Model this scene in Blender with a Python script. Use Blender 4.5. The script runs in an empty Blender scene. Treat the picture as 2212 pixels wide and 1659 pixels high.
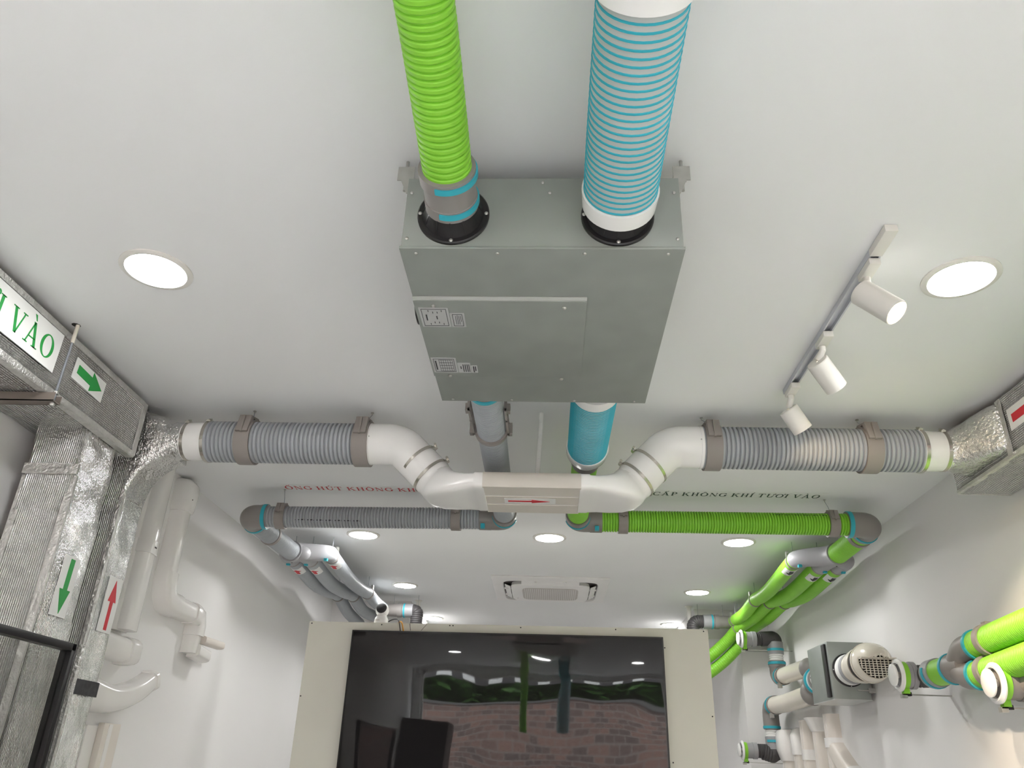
import bpy, math, random
from mathutils import Vector, Matrix, noise
random.seed(7)
R = math.radians
scene = bpy.context.scene
COL = scene.collection

# ------------------------------------------------------------------ camera, world, exposure
cam_d = bpy.data.cameras.new('camera'); cam_d.sensor_width = 36.0; cam_d.lens = 36.0 * 1680 / 2212
cam_d.clip_start = 0.02
cam = bpy.data.objects.new('camera', cam_d); COL.objects.link(cam)
_th, _ya, _ro = R(26.47), R(-3.335), R(2.185)
_f = Vector((math.sin(_ya) * math.cos(_th), math.cos(_ya) * math.cos(_th), math.sin(_th)))
_r = Vector((math.cos(_ya), -math.sin(_ya), 0)); _u = _r.cross(_f)
_r2 = math.cos(_ro) * _r + math.sin(_ro) * _u; _u2 = -math.sin(_ro) * _r + math.cos(_ro) * _u
_m = Matrix((_r2, _u2, -_f)).transposed().to_4x4(); _m.translation = Vector((0, 0, 1.6))
cam.matrix_world = _m
scene.camera = cam

world = bpy.data.worlds.new('overcast_sky'); scene.world = world; world.use_nodes = True
_bg = world.node_tree.nodes['Background']; _bg.inputs[0].default_value = (0.93, 0.97, 1.0, 1); _bg.inputs[1].default_value = 4.4
LAMP_E = 17.8            # emission of a ceiling downlight lens
scene.view_settings.view_transform = 'Standard'; scene.view_settings.look = 'None'
scene.view_settings.exposure = 2.48; scene.view_settings.gamma = 1.0
scene.view_settings.use_curve_mapping = False
scene.cycles.max_bounces = 7; scene.cycles.diffuse_bounces = 4; scene.cycles.glossy_bounces = 3; scene.cycles.transmission_bounces = 2; scene.cycles.caustics_reflective = False; scene.cycles.caustics_refractive = False

# ------------------------------------------------------------------ materials
def s2l(c):
    return tuple(((v / 255) / 12.92 if v / 255 <= 0.04045 else ((v / 255 + 0.055) / 1.055) ** 2.4) for v in c)
MATS = {}
def mat(name, rgb, rough=0.5, metal=0.0, var=0.04, vscale=6.0, bump=0.0, bscale=40.0, emit=None, es=0.0, ior=1.45, coat=0.0):
    if name in MATS: return MATS[name]
    m = bpy.data.materials.new(name); m.use_nodes = True; nt = m.node_tree; b = nt.nodes['Principled BSDF']
    c = s2l(rgb)
    tc = nt.nodes.new('ShaderNodeTexCoord')
    nz = nt.nodes.new('ShaderNodeTexNoise'); nz.inputs['Scale'].default_value = vscale; nz.inputs['Detail'].default_value = 1
    nt.links.new(tc.outputs['Object'], nz.inputs['Vector'])
    rp = nt.nodes.new('ShaderNodeValToRGB')
    rp.color_ramp.elements[0].position = 0.3; rp.color_ramp.elements[1].position = 0.7
    rp.color_ramp.elements[0].color = tuple(v * (1 - var) for v in c) + (1,)
    rp.color_ramp.elements[1].color = tuple(min(1, v * (1 + var)) for v in c) + (1,)
    nt.links.new(nz.outputs['Fac'], rp.inputs['Fac']); nt.links.new(rp.outputs['Color'], b.inputs['Base Color'])
    b.inputs['Roughness'].default_value = rough; b.inputs['Metallic'].default_value = metal; b.inputs['IOR'].default_value = ior
    if coat: b.inputs['Coat Weight'].default_value = coat; b.inputs['Coat Roughness'].default_value = 0.1
    if bump:
        n2 = nt.nodes.new('ShaderNodeTexNoise'); n2.inputs['Scale'].default_value = bscale; n2.inputs['Detail'].default_value = 4
        nt.links.new(tc.outputs['Object'], n2.inputs['Vector'])
        bp = nt.nodes.new('ShaderNodeBump'); bp.inputs['Strength'].default_value = bump; bp.inputs['Distance'].default_value = 0.01
        nt.links.new(n2.outputs['Fac'], bp.inputs['Height']); nt.links.new(bp.outputs['Normal'], b.inputs['Normal'])
    if emit:
        b.inputs['Emission Color'].default_value = tuple(emit) + (1,); b.inputs['Emission Strength'].default_value = es
    MATS[name] = m
    return m

def foil_mat(name, axes, base=(232, 232, 230), rough=0.17, rib=1.3, period=0.008):
    """aluminium foil insulation: fine ribs running along the duct, wrinkles and breaks in the ribs"""
    m = bpy.data.materials.new(name); m.use_nodes = True; nt = m.node_tree; b = nt.nodes['Principled BSDF']
    L = nt.links.new
    b.inputs['Metallic'].default_value = 0.85; b.inputs['Roughness'].default_value = rough
    tc = nt.nodes.new('ShaderNodeTexCoord')
    dot = nt.nodes.new('ShaderNodeVectorMath'); dot.operation = 'DOT_PRODUCT'; dot.inputs[1].default_value = axes
    L(tc.outputs['Object'], dot.inputs[0])
    nz = nt.nodes.new('ShaderNodeTexNoise'); nz.inputs['Scale'].default_value = 9; nz.inputs['Detail'].default_value = 3
    L(tc.outputs['Object'], nz.inputs['Vector'])
    ad = nt.nodes.new('ShaderNodeMath'); ad.operation = 'MULTIPLY_ADD'; ad.inputs[1].default_value = 0.006
    L(nz.outputs['Fac'], ad.inputs[0]); L(dot.outputs['Value'], ad.inputs[2])
    mu = nt.nodes.new('ShaderNodeMath'); mu.operation = 'MULTIPLY'; mu.inputs[1].default_value = 2 * math.pi / period
    L(ad.outputs[0], mu.inputs[0])
    sn = nt.nodes.new('ShaderNodeMath'); sn.operation = 'SINE'; L(mu.outputs[0], sn.inputs[0])
    n2 = nt.nodes.new('ShaderNodeTexNoise'); n2.inputs['Scale'].default_value = 95; n2.inputs['Detail'].default_value = 2
    L(tc.outputs['Object'], n2.inputs['Vector'])
    n3 = nt.nodes.new('ShaderNodeTexNoise'); n3.inputs['Scale'].default_value = 22; n3.inputs['Detail'].default_value = 4
    L(tc.outputs['Object'], n3.inputs['Vector'])
    h1 = nt.nodes.new('ShaderNodeMath'); h1.operation = 'MULTIPLY_ADD'; h1.inputs[1].default_value = rib
    L(sn.outputs[0], h1.inputs[0])
    h2 = nt.nodes.new('ShaderNodeMath'); h2.operation = 'MULTIPLY'; h2.inputs[1].default_value = 3.4
    L(n2.outputs['Fac'], h2.inputs[0])
    h3 = nt.nodes.new('ShaderNodeMath'); h3.operation = 'MULTIPLY_ADD'; h3.inputs[1].default_value = 4.4
    L(n3.outputs['Fac'], h3.inputs[0]); L(h2.outputs[0], h3.inputs[2]); L(h3.outputs[0], h1.inputs[2])
    bp = nt.nodes.new('ShaderNodeBump'); bp.inputs['Strength'].default_value = 0.8; bp.inputs['Distance'].default_value = 0.0026
    L(h1.outputs[0], bp.inputs['Height']); L(bp.outputs['Normal'], b.inputs['Normal'])
    rp = nt.nodes.new('ShaderNodeValToRGB'); c = s2l(base)
    rp.color_ramp.elements[0].position = 0.3; rp.color_ramp.elements[1].position = 0.75
    rp.color_ramp.elements[0].color = tuple(v * 0.8 for v in c) + (1,); rp.color_ramp.elements[1].color = c + (1,)
    L(n3.outputs['Fac'], rp.inputs['Fac'])
    cm = nt.nodes.new('ShaderNodeMath'); cm.operation = 'MULTIPLY_ADD'; cm.inputs[1].default_value = 0.1 * min(1, rib); cm.inputs[2].default_value = 0.9  # rib valleys darkened in the base colour too, crease shade painted into the foil
    L(sn.outputs[0], cm.inputs[0])
    vm = nt.nodes.new('ShaderNodeVectorMath'); vm.operation = 'SCALE'; L(rp.outputs['Color'], vm.inputs[0]); L(cm.outputs[0], vm.inputs['Scale'])
    L(vm.outputs[0], b.inputs['Base Color'])
    return m

M = dict(
    ceil=mat('ceiling_paint', (239, 240, 240), 0.75, var=0.012, vscale=1.5),
    wall=mat('wall_paint', (237, 236, 235), 0.7, var=0.012, vscale=1.5),
    floor=mat('floor_tile', (212, 211, 210), 0.3, var=0.04, vscale=2),
    galv=mat('galvanised_sheet', (156, 162, 157), 0.48, 0.55, var=0.05, vscale=9),
    galv2=mat('galvanised_edge', (200, 203, 200), 0.35, 0.6, var=0.03),
    zinc=mat('zinc_steel', (188, 188, 184), 0.38, 0.85, var=0.08, vscale=30),
    steel=mat('stainless_steel', (196, 192, 184), 0.25, 0.95, var=0.05, vscale=25),
    rodsteel=mat('threaded_rod_steel', (160, 165, 172), 0.4, 0.8, var=0.1, vscale=200),
    strut=mat('strut_channel_steel', (128, 119, 112), 0.5, 0.4, var=0.06),
    blackp=mat('black_plastic', (32, 31, 33), 0.32, var=0.05),
    green=mat('green_pvc', (138, 206, 60), 0.42, var=0.03),
    teal=mat('teal_rubber', (52, 172, 190), 0.45, var=0.04),
    gpvc=mat('grey_pvc_fitting', (140, 136, 133), 0.45, var=0.03),
    gclip=mat('grey_plastic_clip', (144, 138, 134), 0.55, var=0.04),
    hose=mat('grey_corrugated_hose', (164, 169, 174), 0.42, var=0.03),
    hosel=mat('light_grey_hose', (188, 192, 190), 0.5, var=0.03),
    silver=mat('silver_grey_pvc', (158, 158, 161), 0.42, var=0.03),
    white=mat('white_pvc', (240, 240, 238), 0.2, var=0.015),
    cream=mat('cream_pvc', (226, 220, 207), 0.25, var=0.015),
    flat=mat('cream_flat_duct', (208, 203, 194), 0.45, var=0.02),
    trunk=mat('white_trunking', (238, 236, 233), 0.2, var=0.015),
    trunkc=mat('cream_trunking', (224, 217, 208), 0.42, var=0.02),
    dflex=mat('dark_grey_flex', (74, 72, 73), 0.5, var=0.05),
    paper=mat('white_label', (226, 227, 225), 0.45, var=0.015),
    silverlabel=mat('silver_label', (178, 180, 180), 0.5, var=0.02),
    ink=mat('black_ink', (44, 44, 47), 0.6),
    red=mat('red_print', (200, 44, 56), 0.5),
    greenp=mat('green_print', (36, 148, 66), 0.5),
    dgreen=mat('dark_green_print', (26, 60, 46), 0.6),
    board=mat('offwhite_board', (226, 225, 214), 0.5, var=0.012),
    tvb=mat('tv_bezel', (14, 14, 15), 0.3),
    alum=mat('aluminium_track', (206, 209, 216), 0.4, 0.25),
    track=mat('white_track_metal', (228, 226, 220), 0.42, var=0.012),
    acw=mat('white_air_conditioner', (238, 237, 236), 0.45, var=0.015),
    acg=mat('air_conditioner_grille', (196, 192, 188), 0.6, var=0.02),
    dark=mat('dark_recess', (58, 54, 52), 0.7),
    lens=mat('downlight_lens', (250, 250, 250), 0.5, emit=(1.0, 0.99, 0.98), es=LAMP_E),
    warm=mat('warm_lamp_lens', (255, 225, 190), 0.3, emit=(1.0, 0.74, 0.45), es=30.0),
    yellow=mat('yellow_cable', (226, 160, 40), 0.5),
    brickm=None, leaf=mat('leaf_green', (52, 84, 34), 0.6, var=0.5, vscale=8),
    concrete=mat('concrete', (98, 97, 95), 0.8, var=0.08),
    cabd=mat('dark_cabinet', (38, 37, 40), 0.45),
    filmc=mat('clear_film_strip', (236, 237, 236), 0.6, var=0.01),
)
M['foilY'] = foil_mat('foil_ribs_along_room', (0.7, 0.0, 1.0))
M['foilZ'] = foil_mat('foil_ribs_upright', (1.0, 1.0, 0.0))
M['foilS'] = foil_mat('foil_smooth_wrap', (1.0, 0.3, 0.4), base=(234, 234, 232), rough=0.22, rib=0.1)
M['tape'] = foil_mat('foil_tape', (0.3, 0.3, 0.3), base=(236, 235, 232), rough=0.42, rib=0.05)
M['btape'] = mat('dark_tape', (78, 78, 80), 0.4, 0.4, var=0.2, vscale=60)

def screen_mat():
    m = bpy.data.materials.new('tv_screen_glass'); m.use_nodes = True; nt = m.node_tree; b = nt.nodes['Principled BSDF']
    b.inputs['Base Color'].default_value = (0.018, 0.017, 0.018, 1); b.inputs['Roughness'].default_value = 0.02; b.inputs['IOR'].default_value = 1.42
    tc = nt.nodes.new('ShaderNodeTexCoord'); nz = nt.nodes.new('ShaderNodeTexNoise'); nz.inputs['Scale'].default_value = 3.2; nz.inputs['Detail'].default_value = 0
    nt.links.new(tc.outputs['Object'], nz.inputs['Vector'])
    bp = nt.nodes.new('ShaderNodeBump'); bp.inputs['Strength'].default_value = 0.4; bp.inputs['Distance'].default_value = 0.0055
    nt.links.new(nz.outputs['Fac'], bp.inputs['Height']); nt.links.new(bp.outputs['Normal'], b.inputs['Normal'])
    return m
M['screen'] = screen_mat()
def glass_mat(name, tint, refl=0.12):
    m = bpy.data.materials.new(name); m.use_nodes = True; nt = m.node_tree; nt.nodes.clear()
    o = nt.nodes.new('ShaderNodeOutputMaterial'); t = nt.nodes.new('ShaderNodeBsdfTransparent'); g = nt.nodes.new('ShaderNodeBsdfGlossy')
    x = nt.nodes.new('ShaderNodeMixShader'); fr = nt.nodes.new('ShaderNodeLayerWeight'); fr.inputs[0].default_value = 0.12
    t.inputs[0].default_value = tint + (1,); g.inputs['Roughness'].default_value = 0.02
    nt.links.new(fr.outputs[0], x.inputs[0]); nt.links.new(t.outputs[0], x.inputs[1]); nt.links.new(g.outputs[0], x.inputs[2]); nt.links.new(x.outputs[0], o.inputs[0])
    return m
M['tint'] = glass_mat('tinted_glass', (0.86, 0.86, 0.85))
M['clear'] = glass_mat('clear_glass', (0.97, 0.98, 0.975))
def brick_mat():
    m = bpy.data.materials.new('outdoor_brick'); m.use_nodes = True; nt = m.node_tree; b = nt.nodes['Principled BSDF']
    tc = nt.nodes.new('ShaderNodeTexCoord'); mp = nt.nodes.new('ShaderNodeMapping'); mp.inputs['Rotation'].default_value = (R(90), 0, 0)
    br = nt.nodes.new('ShaderNodeTexBrick'); br.inputs['Scale'].default_value = 2.4
    br.inputs['Color1'].default_value = s2l((142, 112, 102)) + (1,); br.inputs['Color2'].default_value = s2l((106, 92, 88)) + (1,); br.inputs['Mortar'].default_value = s2l((140, 130, 124)) + (1,)
    nt.links.new(tc.outputs['Object'], mp.inputs['Vector']); nt.links.new(mp.outputs['Vector'], br.inputs['Vector']); nt.links.new(br.outputs['Color'], b.inputs['Base Color'])
    b.inputs['Roughness'].default_value = 0.9
    return m
M['brickm'] = brick_mat()

for _k in ('ceil', 'wall'):                       # matt emulsion: plain diffuse paint
    _nt = M[_k].node_tree; _p = _nt.nodes['Principled BSDF']; _d = _nt.nodes.new('ShaderNodeBsdfDiffuse')
    _nt.links.new(_p.inputs['Base Color'].links[0].from_socket, _d.inputs['Color']); _nt.links.new(_d.outputs[0], _nt.nodes['Material Output'].inputs[0]); _nt.nodes.remove(_p)

# ------------------------------------------------------------------ mesh helpers
def V(*a): return Vector(a)
def frame(d):
    d = Vector(d).normalized()
    a = Vector((0, 0, 1)) if abs(d.z) < 0.9 else Vector((1, 0, 0))
    u = d.cross(a).normalized(); v = u.cross(d).normalized()
    return u, v, d
class MB:
    def __init__(s): s.v = []; s.f = []
    def add(s, vs, fs):
        o = len(s.v); s.v += [Vector(p) for p in vs]; s.f += [tuple(i + o for i in f) for f in fs]; return s
    def box(s, a, b):
        x0, y0, z0 = a; x1, y1, z1 = b
        return s.add([(x0, y0, z0), (x1, y0, z0), (x1, y1, z0), (x0, y1, z0), (x0, y0, z1), (x1, y0, z1), (x1, y1, z1), (x0, y1, z1)],
                     [(0, 3, 2, 1), (4, 5, 6, 7), (0, 1, 5, 4), (1, 2, 6, 5), (2, 3, 7, 6), (3, 0, 4, 7)])
    def obox(s, c, u, v, w, hu, hv, hw):
        c = Vector(c); u = Vector(u).normalized() * hu; v = Vector(v).normalized() * hv; w = Vector(w).normalized() * hw
        vs = [c - u - v - w, c + u - v - w, c + u + v - w, c - u + v - w, c - u - v + w, c + u - v + w, c + u + v + w, c - u + v + w]
        return s.add(vs, [(0, 3, 2, 1), (4, 5, 6, 7), (0, 1, 5, 4), (1, 2, 6, 5), (2, 3, 7, 6), (3, 0, 4, 7)])
    def loft(s, secs, cap=True, closed=False):
        n = len(secs[0]); vs = [p for q in secs for p in q]; fs = []
        k = len(secs)
        for i in range(k if closed else k - 1):
            j = (i + 1) % k
            for a in range(n):
                b = (a + 1) % n
                fs.append((i * n + a, i * n + b, j * n + b, j * n + a))
        if cap and not closed:
            fs.append(tuple(range(n - 1, -1, -1))); fs.append(tuple((k - 1) * n + i for i in range(n)))
        return s.add(vs, fs)
    def tube(s, path, rad, n=24, cap=True):
        path = [Vector(p) for p in path]; k = len(path)
        if not isinstance(rad, (list, tuple)): rad = [rad] * k
        t0 = (path[1] - path[0]).normalized(); u, v, _ = frame(t0); secs = []
        for i in range(k):
            if i == 0: t = t0
            elif i == k - 1: t = path[i] - path[i - 1]
            else: t = (path[i + 1] - path[i]).normalized() + (path[i] - path[i - 1]).normalized()
            t = t.normalized() if t.length > 1e-9 else t0
            if t0.dot(t) < 0.99999999:
                q = t0.rotation_difference(t); u = q @ u; v = q @ v; t0 = t
            secs.append([path[i] + (u * math.cos(2 * math.pi * a / n) + v * math.sin(2 * math.pi * a / n)) * rad[i] for a in range(n)])
        return s.loft(secs, cap)
    def rev(s, p0, d, prof, n=28, cap=True):
        """prof: (distance along d, radius)"""
        u, v, d = frame(d); p0 = Vector(p0)
        secs = [[p0 + d * t + (u * math.cos(2 * math.pi * a / n) + v * math.sin(2 * math.pi * a / n)) * max(r, 1e-5) for a in range(n)] for t, r in prof]
        return s.loft(secs, cap)
    def ring(s, p0, d, r0, r1, h, n=28):
        """a band of inner radius r0, outer r1, from p0 along d by h"""
        u, v, d = frame(d); p0 = Vector(p0); secs = []
        for t, r in ((0, r0), (0, r1), (h, r1), (h, r0)):
            secs.append([p0 + d * t + (u * math.cos(2 * math.pi * a / n) + v * math.sin(2 * math.pi * a / n)) * r for a in range(n)])
        return s.loft(secs, False, True)
    def arc_band(s, p0, d, r0, r1, h, a0, a1, ref=(0, 0, 1), n=20):
        d = Vector(d).normalized(); ref = Vector(ref); v = (ref - d * ref.dot(d)).normalized(); u = v.cross(d); p0 = Vector(p0); secs = []
        for i in range(n + 1):
            a = a0 + (a1 - a0) * i / n; e = v * math.cos(a) + u * math.sin(a)
            secs.append([p0 + e * r0, p0 + e * r1, p0 + e * r1 + d * h, p0 + e * r0 + d * h])
        return s.loft(secs, True)
    def sphere(s, c, r, sx=1, sy=1, sz=1, n=24, m=12):
        c = Vector(c); secs = []
        for i in range(m + 1):
            t = math.pi * i / m; rr = max(math.sin(t), 1e-4)
            secs.append([c + Vector((rr * math.cos(2 * math.pi * a / n) * r * sx, rr * math.sin(2 * math.pi * a / n) * r * sy, -math.cos(t) * r * sz)) for a in range(n)])
        return s.loft(secs, True)
    def prism(s, poly, d):
        poly = [Vector(p) for p in poly]; d = Vector(d); n = len(poly)
        return s.add(poly + [p + d for p in poly], [tuple(range(n - 1, -1, -1)), tuple(range(n, 2 * n))] + [(i, (i + 1) % n, (i + 1) % n + n, i + n) for i in range(n)])
ORG = {}
def empty(name, loc):
    o = bpy.data.objects.new(name, None); o.empty_display_size = 0.05; COL.objects.link(o); o.location = loc; ORG[o] = Vector(loc); return o
def tag(o, label=None, cat=None, group=None, kind=None):
    if label: o['label'] = label
    if cat: o['category'] = cat
    if group: o['group'] = group
    if kind: o['kind'] = kind
    return o
def thing(name, label, cat, loc, group=None): return tag(empty(name, loc), label, cat, group)
def mkmesh(name, mb, m, org, sharp=38, bevel=0):
    import bmesh
    me = bpy.data.meshes.new(name); me.from_pydata([p - org for p in mb.v], [], mb.f)
    bm = bmesh.new(); bm.from_mesh(me); bmesh.ops.recalc_face_normals(bm, faces=bm.faces)
    if bevel:
        ed = [e for e in bm.edges if len(e.link_faces) == 2 and e.calc_face_angle(0) > R(50)]
        bmesh.ops.bevel(bm, geom=ed, offset=bevel, segments=2, profile=0.6, affect='EDGES', clamp_overlap=True)
    bm.to_mesh(me); bm.free()
    me.polygons.foreach_set('use_smooth', [True] * len(me.polygons)); me.set_sharp_from_angle(angle=R(sharp))
    me.materials.append(m); return me
def part(name, mb, m, parent, sharp=38, bevel=0, label=None):
    org = ORG[parent]
    o = bpy.data.objects.new(name, mkmesh(name, mb, m, org, sharp, bevel)); COL.objects.link(o); o.parent = parent; ORG[o] = org
    if label: o['label'] = label
    return o
def solo(name, mb, m, label=None, cat=None, group=None, kind=None, sharp=38, bevel=0, org=None):
    if org is None:
        xs = [p.x for p in mb.v]; ys = [p.y for p in mb.v]; zs = [p.z for p in mb.v]
        org = Vector(((min(xs) + max(xs)) / 2, (min(ys) + max(ys)) / 2, min(zs)))
    org = Vector(org)
    o = bpy.data.objects.new(name, mkmesh(name, mb, m, org, sharp, bevel)); COL.objects.link(o); o.location = org; ORG[o] = org
    return tag(o, label, cat, group, kind)
def resample(path, step):
    path = [Vector(p) for p in path]; out = [path[0].copy()]; acc = [0.0]
    L = [0.0]
    for a, b in zip(path, path[1:]): L.append(L[-1] + (b - a).length)
    n = max(2, int(round(L[-1] / step))); j = 0; out = []
    for i in range(n + 1):
        t = L[-1] * i / n
        while j < len(path) - 2 and L[j + 1] < t: j += 1
        q = (t - L[j]) / max(1e-9, L[j + 1] - L[j]); out.append(path[j].lerp(path[j + 1], q))
    return out, L[-1]
def fillet(pts, rad, n=10):
    pts = [Vector(p) for p in pts]; out = [pts[0]]
    for i in range(1, len(pts) - 1):
        a, b, c = pts[i - 1], pts[i], pts[i + 1]; d1 = (a - b).normalized(); d2 = (c - b).normalized()
        ang = d1.angle(d2); tl = min(rad / math.tan(ang / 2), (a - b).length * 0.49, (c - b).length * 0.49)
        p1 = b + d1 * tl; p2 = b + d2 * tl; r = tl * math.tan(ang / 2)
        cen = b + (d1 + d2).normalized() * (r / math.sin(ang / 2))
        v1 = p1 - cen; v2 = p2 - cen; w = v1.angle(v2); ax = v1.cross(v2).normalized()
        for k in range(n + 1): out.append(cen + Matrix.Rotation(w * k / n, 3, ax) @ v1)
    out.append(pts[-1]); return out
def smoothpath(pts, n=10):
    pts = [Vector(p) for p in pts]; P = [pts[0] * 2 - pts[1]] + pts + [pts[-1] * 2 - pts[-2]]; out = []
    for i in range(1, len(P) - 2):
        p0, p1, p2, p3 = P[i - 1:i + 3]
        for k in range(n):
            t = k / n
            out.append(0.5 * ((2 * p1) + (p2 - p0) * t + (2 * p0 - 5 * p1 + 4 * p2 - p3) * t * t + (3 * p1 - p0 - 3 * p2 + p3) * t ** 3))
    out.append(pts[-1]); return out
CORR = [(0.0, 1.0), (0.2, 1.0), (0.27, 0.3), (0.38, 0.0), (0.82, 0.0), (0.93, 0.3)]
def corr(mb, path, r, pitch, depth, n=28, prof=CORR, cap=True):
    """corrugated hose: crest wide, groove narrow"""
    fine, L = resample(path, pitch / 8) if len(path) > 2 else ([Vector(p) for p in path], (Vector(path[1]) - Vector(path[0])).length)
    cnt = max(1, int(round(L / pitch))); pts = []; rad = []
    segs = [0.0]
    for a, b in zip(fine, fine[1:]): segs.append(segs[-1] + (b - a).length)
    j = 0
    for i in range(cnt):
        for fr, dr in prof:
            t = L * (i + fr) / cnt
            while j < len(fine) - 2 and segs[j + 1] < t: j += 1
            q = (t - segs[j]) / max(1e-9, segs[j + 1] - segs[j]); pts.append(fine[j].lerp(fine[j + 1], q)); rad.append(r - depth * dr)
    pts.append(fine[-1]); rad.append(r)
    mb.tube(pts, rad, n, cap); return mb
_screwme = {}
def screw(parent, pos, nrm, r=0.005, m=None, name='screw'):
    m = m or M['zinc']; key = (round(r, 5), m.name)
    if key not in _screwme:
        _screwme[key] = mkmesh('screw', MB().rev((0, 0, 0), (0, 0, 1), [(-0.0005, r * 0.95), (r * 0.25, r), (r * 0.6, r * 0.75), (r * 0.75, r * 0.3)], 10), m, Vector((0, 0, 0)))
    o = bpy.data.objects.new(name, _screwme[key]); COL.objects.link(o); o.parent = parent
    o.rotation_euler = Vector((0, 0, 1)).rotation_difference(Vector(nrm)).to_euler(); o.location = Vector(pos) - ORG[parent]; ORG[o] = Vector(pos)
    return o

# ---- serif lettering built as flat shapes (cap height 1)
def glyph(ch):
    T, t, sh, se = 0.15, 0.05, 0.045, 0.075
    base = {'Ố': ('O', '^/'), 'Ú': ('U', '/'), 'Ô': ('O', '^'), 'Í': ('I', '/'), 'Ấ': ('A', '^/'), 'Ư': ('U', "'"), 'Ơ': ('O', "'"), 'À': ('A', '\\'), 'Ả': ('A', '?')}.get(ch, (ch, ''))
    c, acc = base; q = []; w = 0.5
    def rect(x0, y0, x1, y1): q.append([(x0, y0), (x1, y0), (x1, y1), (x0, y1)])
    def stem(x, wd, top=True, bot=True, y0=0, y1=1):
        rect(x, y0, x + wd, y1)
        if bot: rect(x - se, 0, x + wd + se, sh)
        if top: rect(x - se, 1 - sh, x + wd + se, 1)
    def diag(x0, y0, x1, y1, wd): q.append([(x0 - wd / 2, y0), (x0 + wd / 2, y0), (x1 + wd / 2, y1), (x1 - wd / 2, y1)])
    def bow(cx, cy, rx, ry, irx, iry, a0, a1, n=22):
        for i in range(n):
            A = R(a0 + (a1 - a0) * i / n); B = R(a0 + (a1 - a0) * (i + 1) / n)
            q.append([(cx + rx * math.cos(A), cy + ry * math.sin(A)), (cx + rx * math.cos(B), cy + ry * math.sin(B)), (cx + irx * math.cos(B), cy + iry * math.sin(B)), (cx + irx * math.cos(A), cy + iry * math.sin(A))])
    if c == 'I': stem(0.12, T); w = 0.39
    elif c == 'H': stem(0.12, T); stem(0.62, T); rect(0.2, 0.48, 0.7, 0.48 + t); w = 0.89
    elif c == 'N': stem(0.13, t); stem(0.74, t, True, False); diag(0.14, 1, 0.74, 0, T); w = 0.9
    elif c == 'T': stem(0.34, T, False, True); rect(0.04, 1 - t, 0.79, 1); rect(0.04, 0.78, 0.08, 1); rect(0.75, 0.78, 0.79, 1); w = 0.83
    elif c == 'K': stem(0.12, T); diag(0.27, 0.42, 0.72, 1, t * 1.4); diag(0.42, 0.6, 0.78, 0, T); rect(0.62, 0, 0.92, sh); rect(0.58, 1 - sh, 0.86, 1); w = 0.92
    elif c == 'O': bow(0.46, 0.5, 0.43, 0.515, 0.27, 0.465, 0, 360, 32); w = 0.92
    elif c == 'C': bow(0.48, 0.5, 0.44, 0.515, 0.29, 0.465, 42, 318, 28); rect(0.76, 0.66, 0.8, 1); w = 0.86
    elif c == 'G': bow(0.48, 0.5, 0.44, 0.515, 0.29, 0.465, 42, 318, 28); rect(0.76, 0.68, 0.8, 1); rect(0.68, 0.1, 0.68 + T, 0.42); rect(0.58, 0.42, 0.92, 0.42 + sh); w = 0.93
    elif c == 'U': stem(0.12, T, True, False, 0.3); stem(0.72, t, True, False, 0.3); bow(0.445, 0.32, 0.325, 0.335, 0.2, 0.28, 180, 360, 16); w = 0.88
    elif c == 'A': diag(0.16, 0, 0.46, 1, t * 1.3); diag(0.76, 0, 0.44, 1, T); rect(0.25, 0.3, 0.68, 0.3 + t); rect(0.02, 0, 0.3, sh); rect(0.58, 0, 0.94, sh); w = 0.95
    elif c == 'V': diag(0.16, 1, 0.46, 0, T); diag(0.76, 1, 0.48, 0, t * 1.3); rect(0.0, 1 - sh, 0.34, 1); rect(0.62, 1 - sh, 0.9, 1); w = 0.9
    elif c == 'P': stem(0.12, T, True, True); bow(0.3, 0.73, 0.38, 0.27, 0.23, 0.22, -90, 90, 16); w = 0.74
    cx = w / 2 - 0.01
    if '^' in acc: diag(cx - 0.14, 1.07, cx, 1.24, 0.06); diag(cx + 0.14, 1.07, cx, 1.24, 0.06)
    if '/' in acc: q.append([(cx + (0.16 if '^' in acc else -0.04), 1.1 + (0.1 if '^' in acc else 0)), (cx + (0.21 if '^' in acc else 0.02), 1.08 + (0.1 if '^' in acc else 0)), (cx + 0.3 - (0 if '^' in acc else 0.1), 1.34), (cx + 0.2 - (0 if '^' in acc else 0.1), 1.34)])
    if '\\' in acc: q.append([(cx - 0.18, 1.32), (cx - 0.06, 1.32), (cx + 0.04, 1.08), (cx - 0.01, 1.08)])
    if "'" in acc: bow(w - 0.02, 0.98, 0.11, 0.12, 0.03, 0.03, -120, 120, 10)
    if '?' in acc: bow(cx, 1.2, 0.09, 0.1, 0.04, 0.05, -90, 150, 8)
    return q, w
def text_mb(txt, org, ux, uy, nrm, h, total=None, gap=0.1, right=False, depth=0.0012):
    org = Vector(org); ux = Vector(ux); uy = Vector(uy); nrm = Vector(nrm); x = 0; items = []
    for ch in txt:
        if ch == ' ': x += 0.36; continue
        q, w = glyph(ch); items.append((x, q)); x += w + gap
    x -= gap; sx = (total / x) if total else h
    off = -x * sx if right else 0; out = []
    for x0, q in items:
        mb = MB()
        for poly in q:
            mb.prism([org + ux * (off + (x0 + p[0]) * sx) + uy * p[1] * h for p in poly], nrm * depth)
        out.append(mb)
    return out
def arrow_mb(c, d, side, L, w, head, hw, nrm, depth=0.0015):
    c = Vector(c); d = Vector(d).normalized(); s = Vector(side).normalized(); pts = [(-L / 2, -w / 2), (L / 2 - head, -w / 2), (L / 2 - head, -hw / 2), (L / 2, 0), (L / 2 - head, hw / 2), (L / 2 - head, w / 2), (-L / 2, w / 2)]
    return MB().prism([c + d * a + s * b for a, b in pts], Vector(nrm) * depth)

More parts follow.
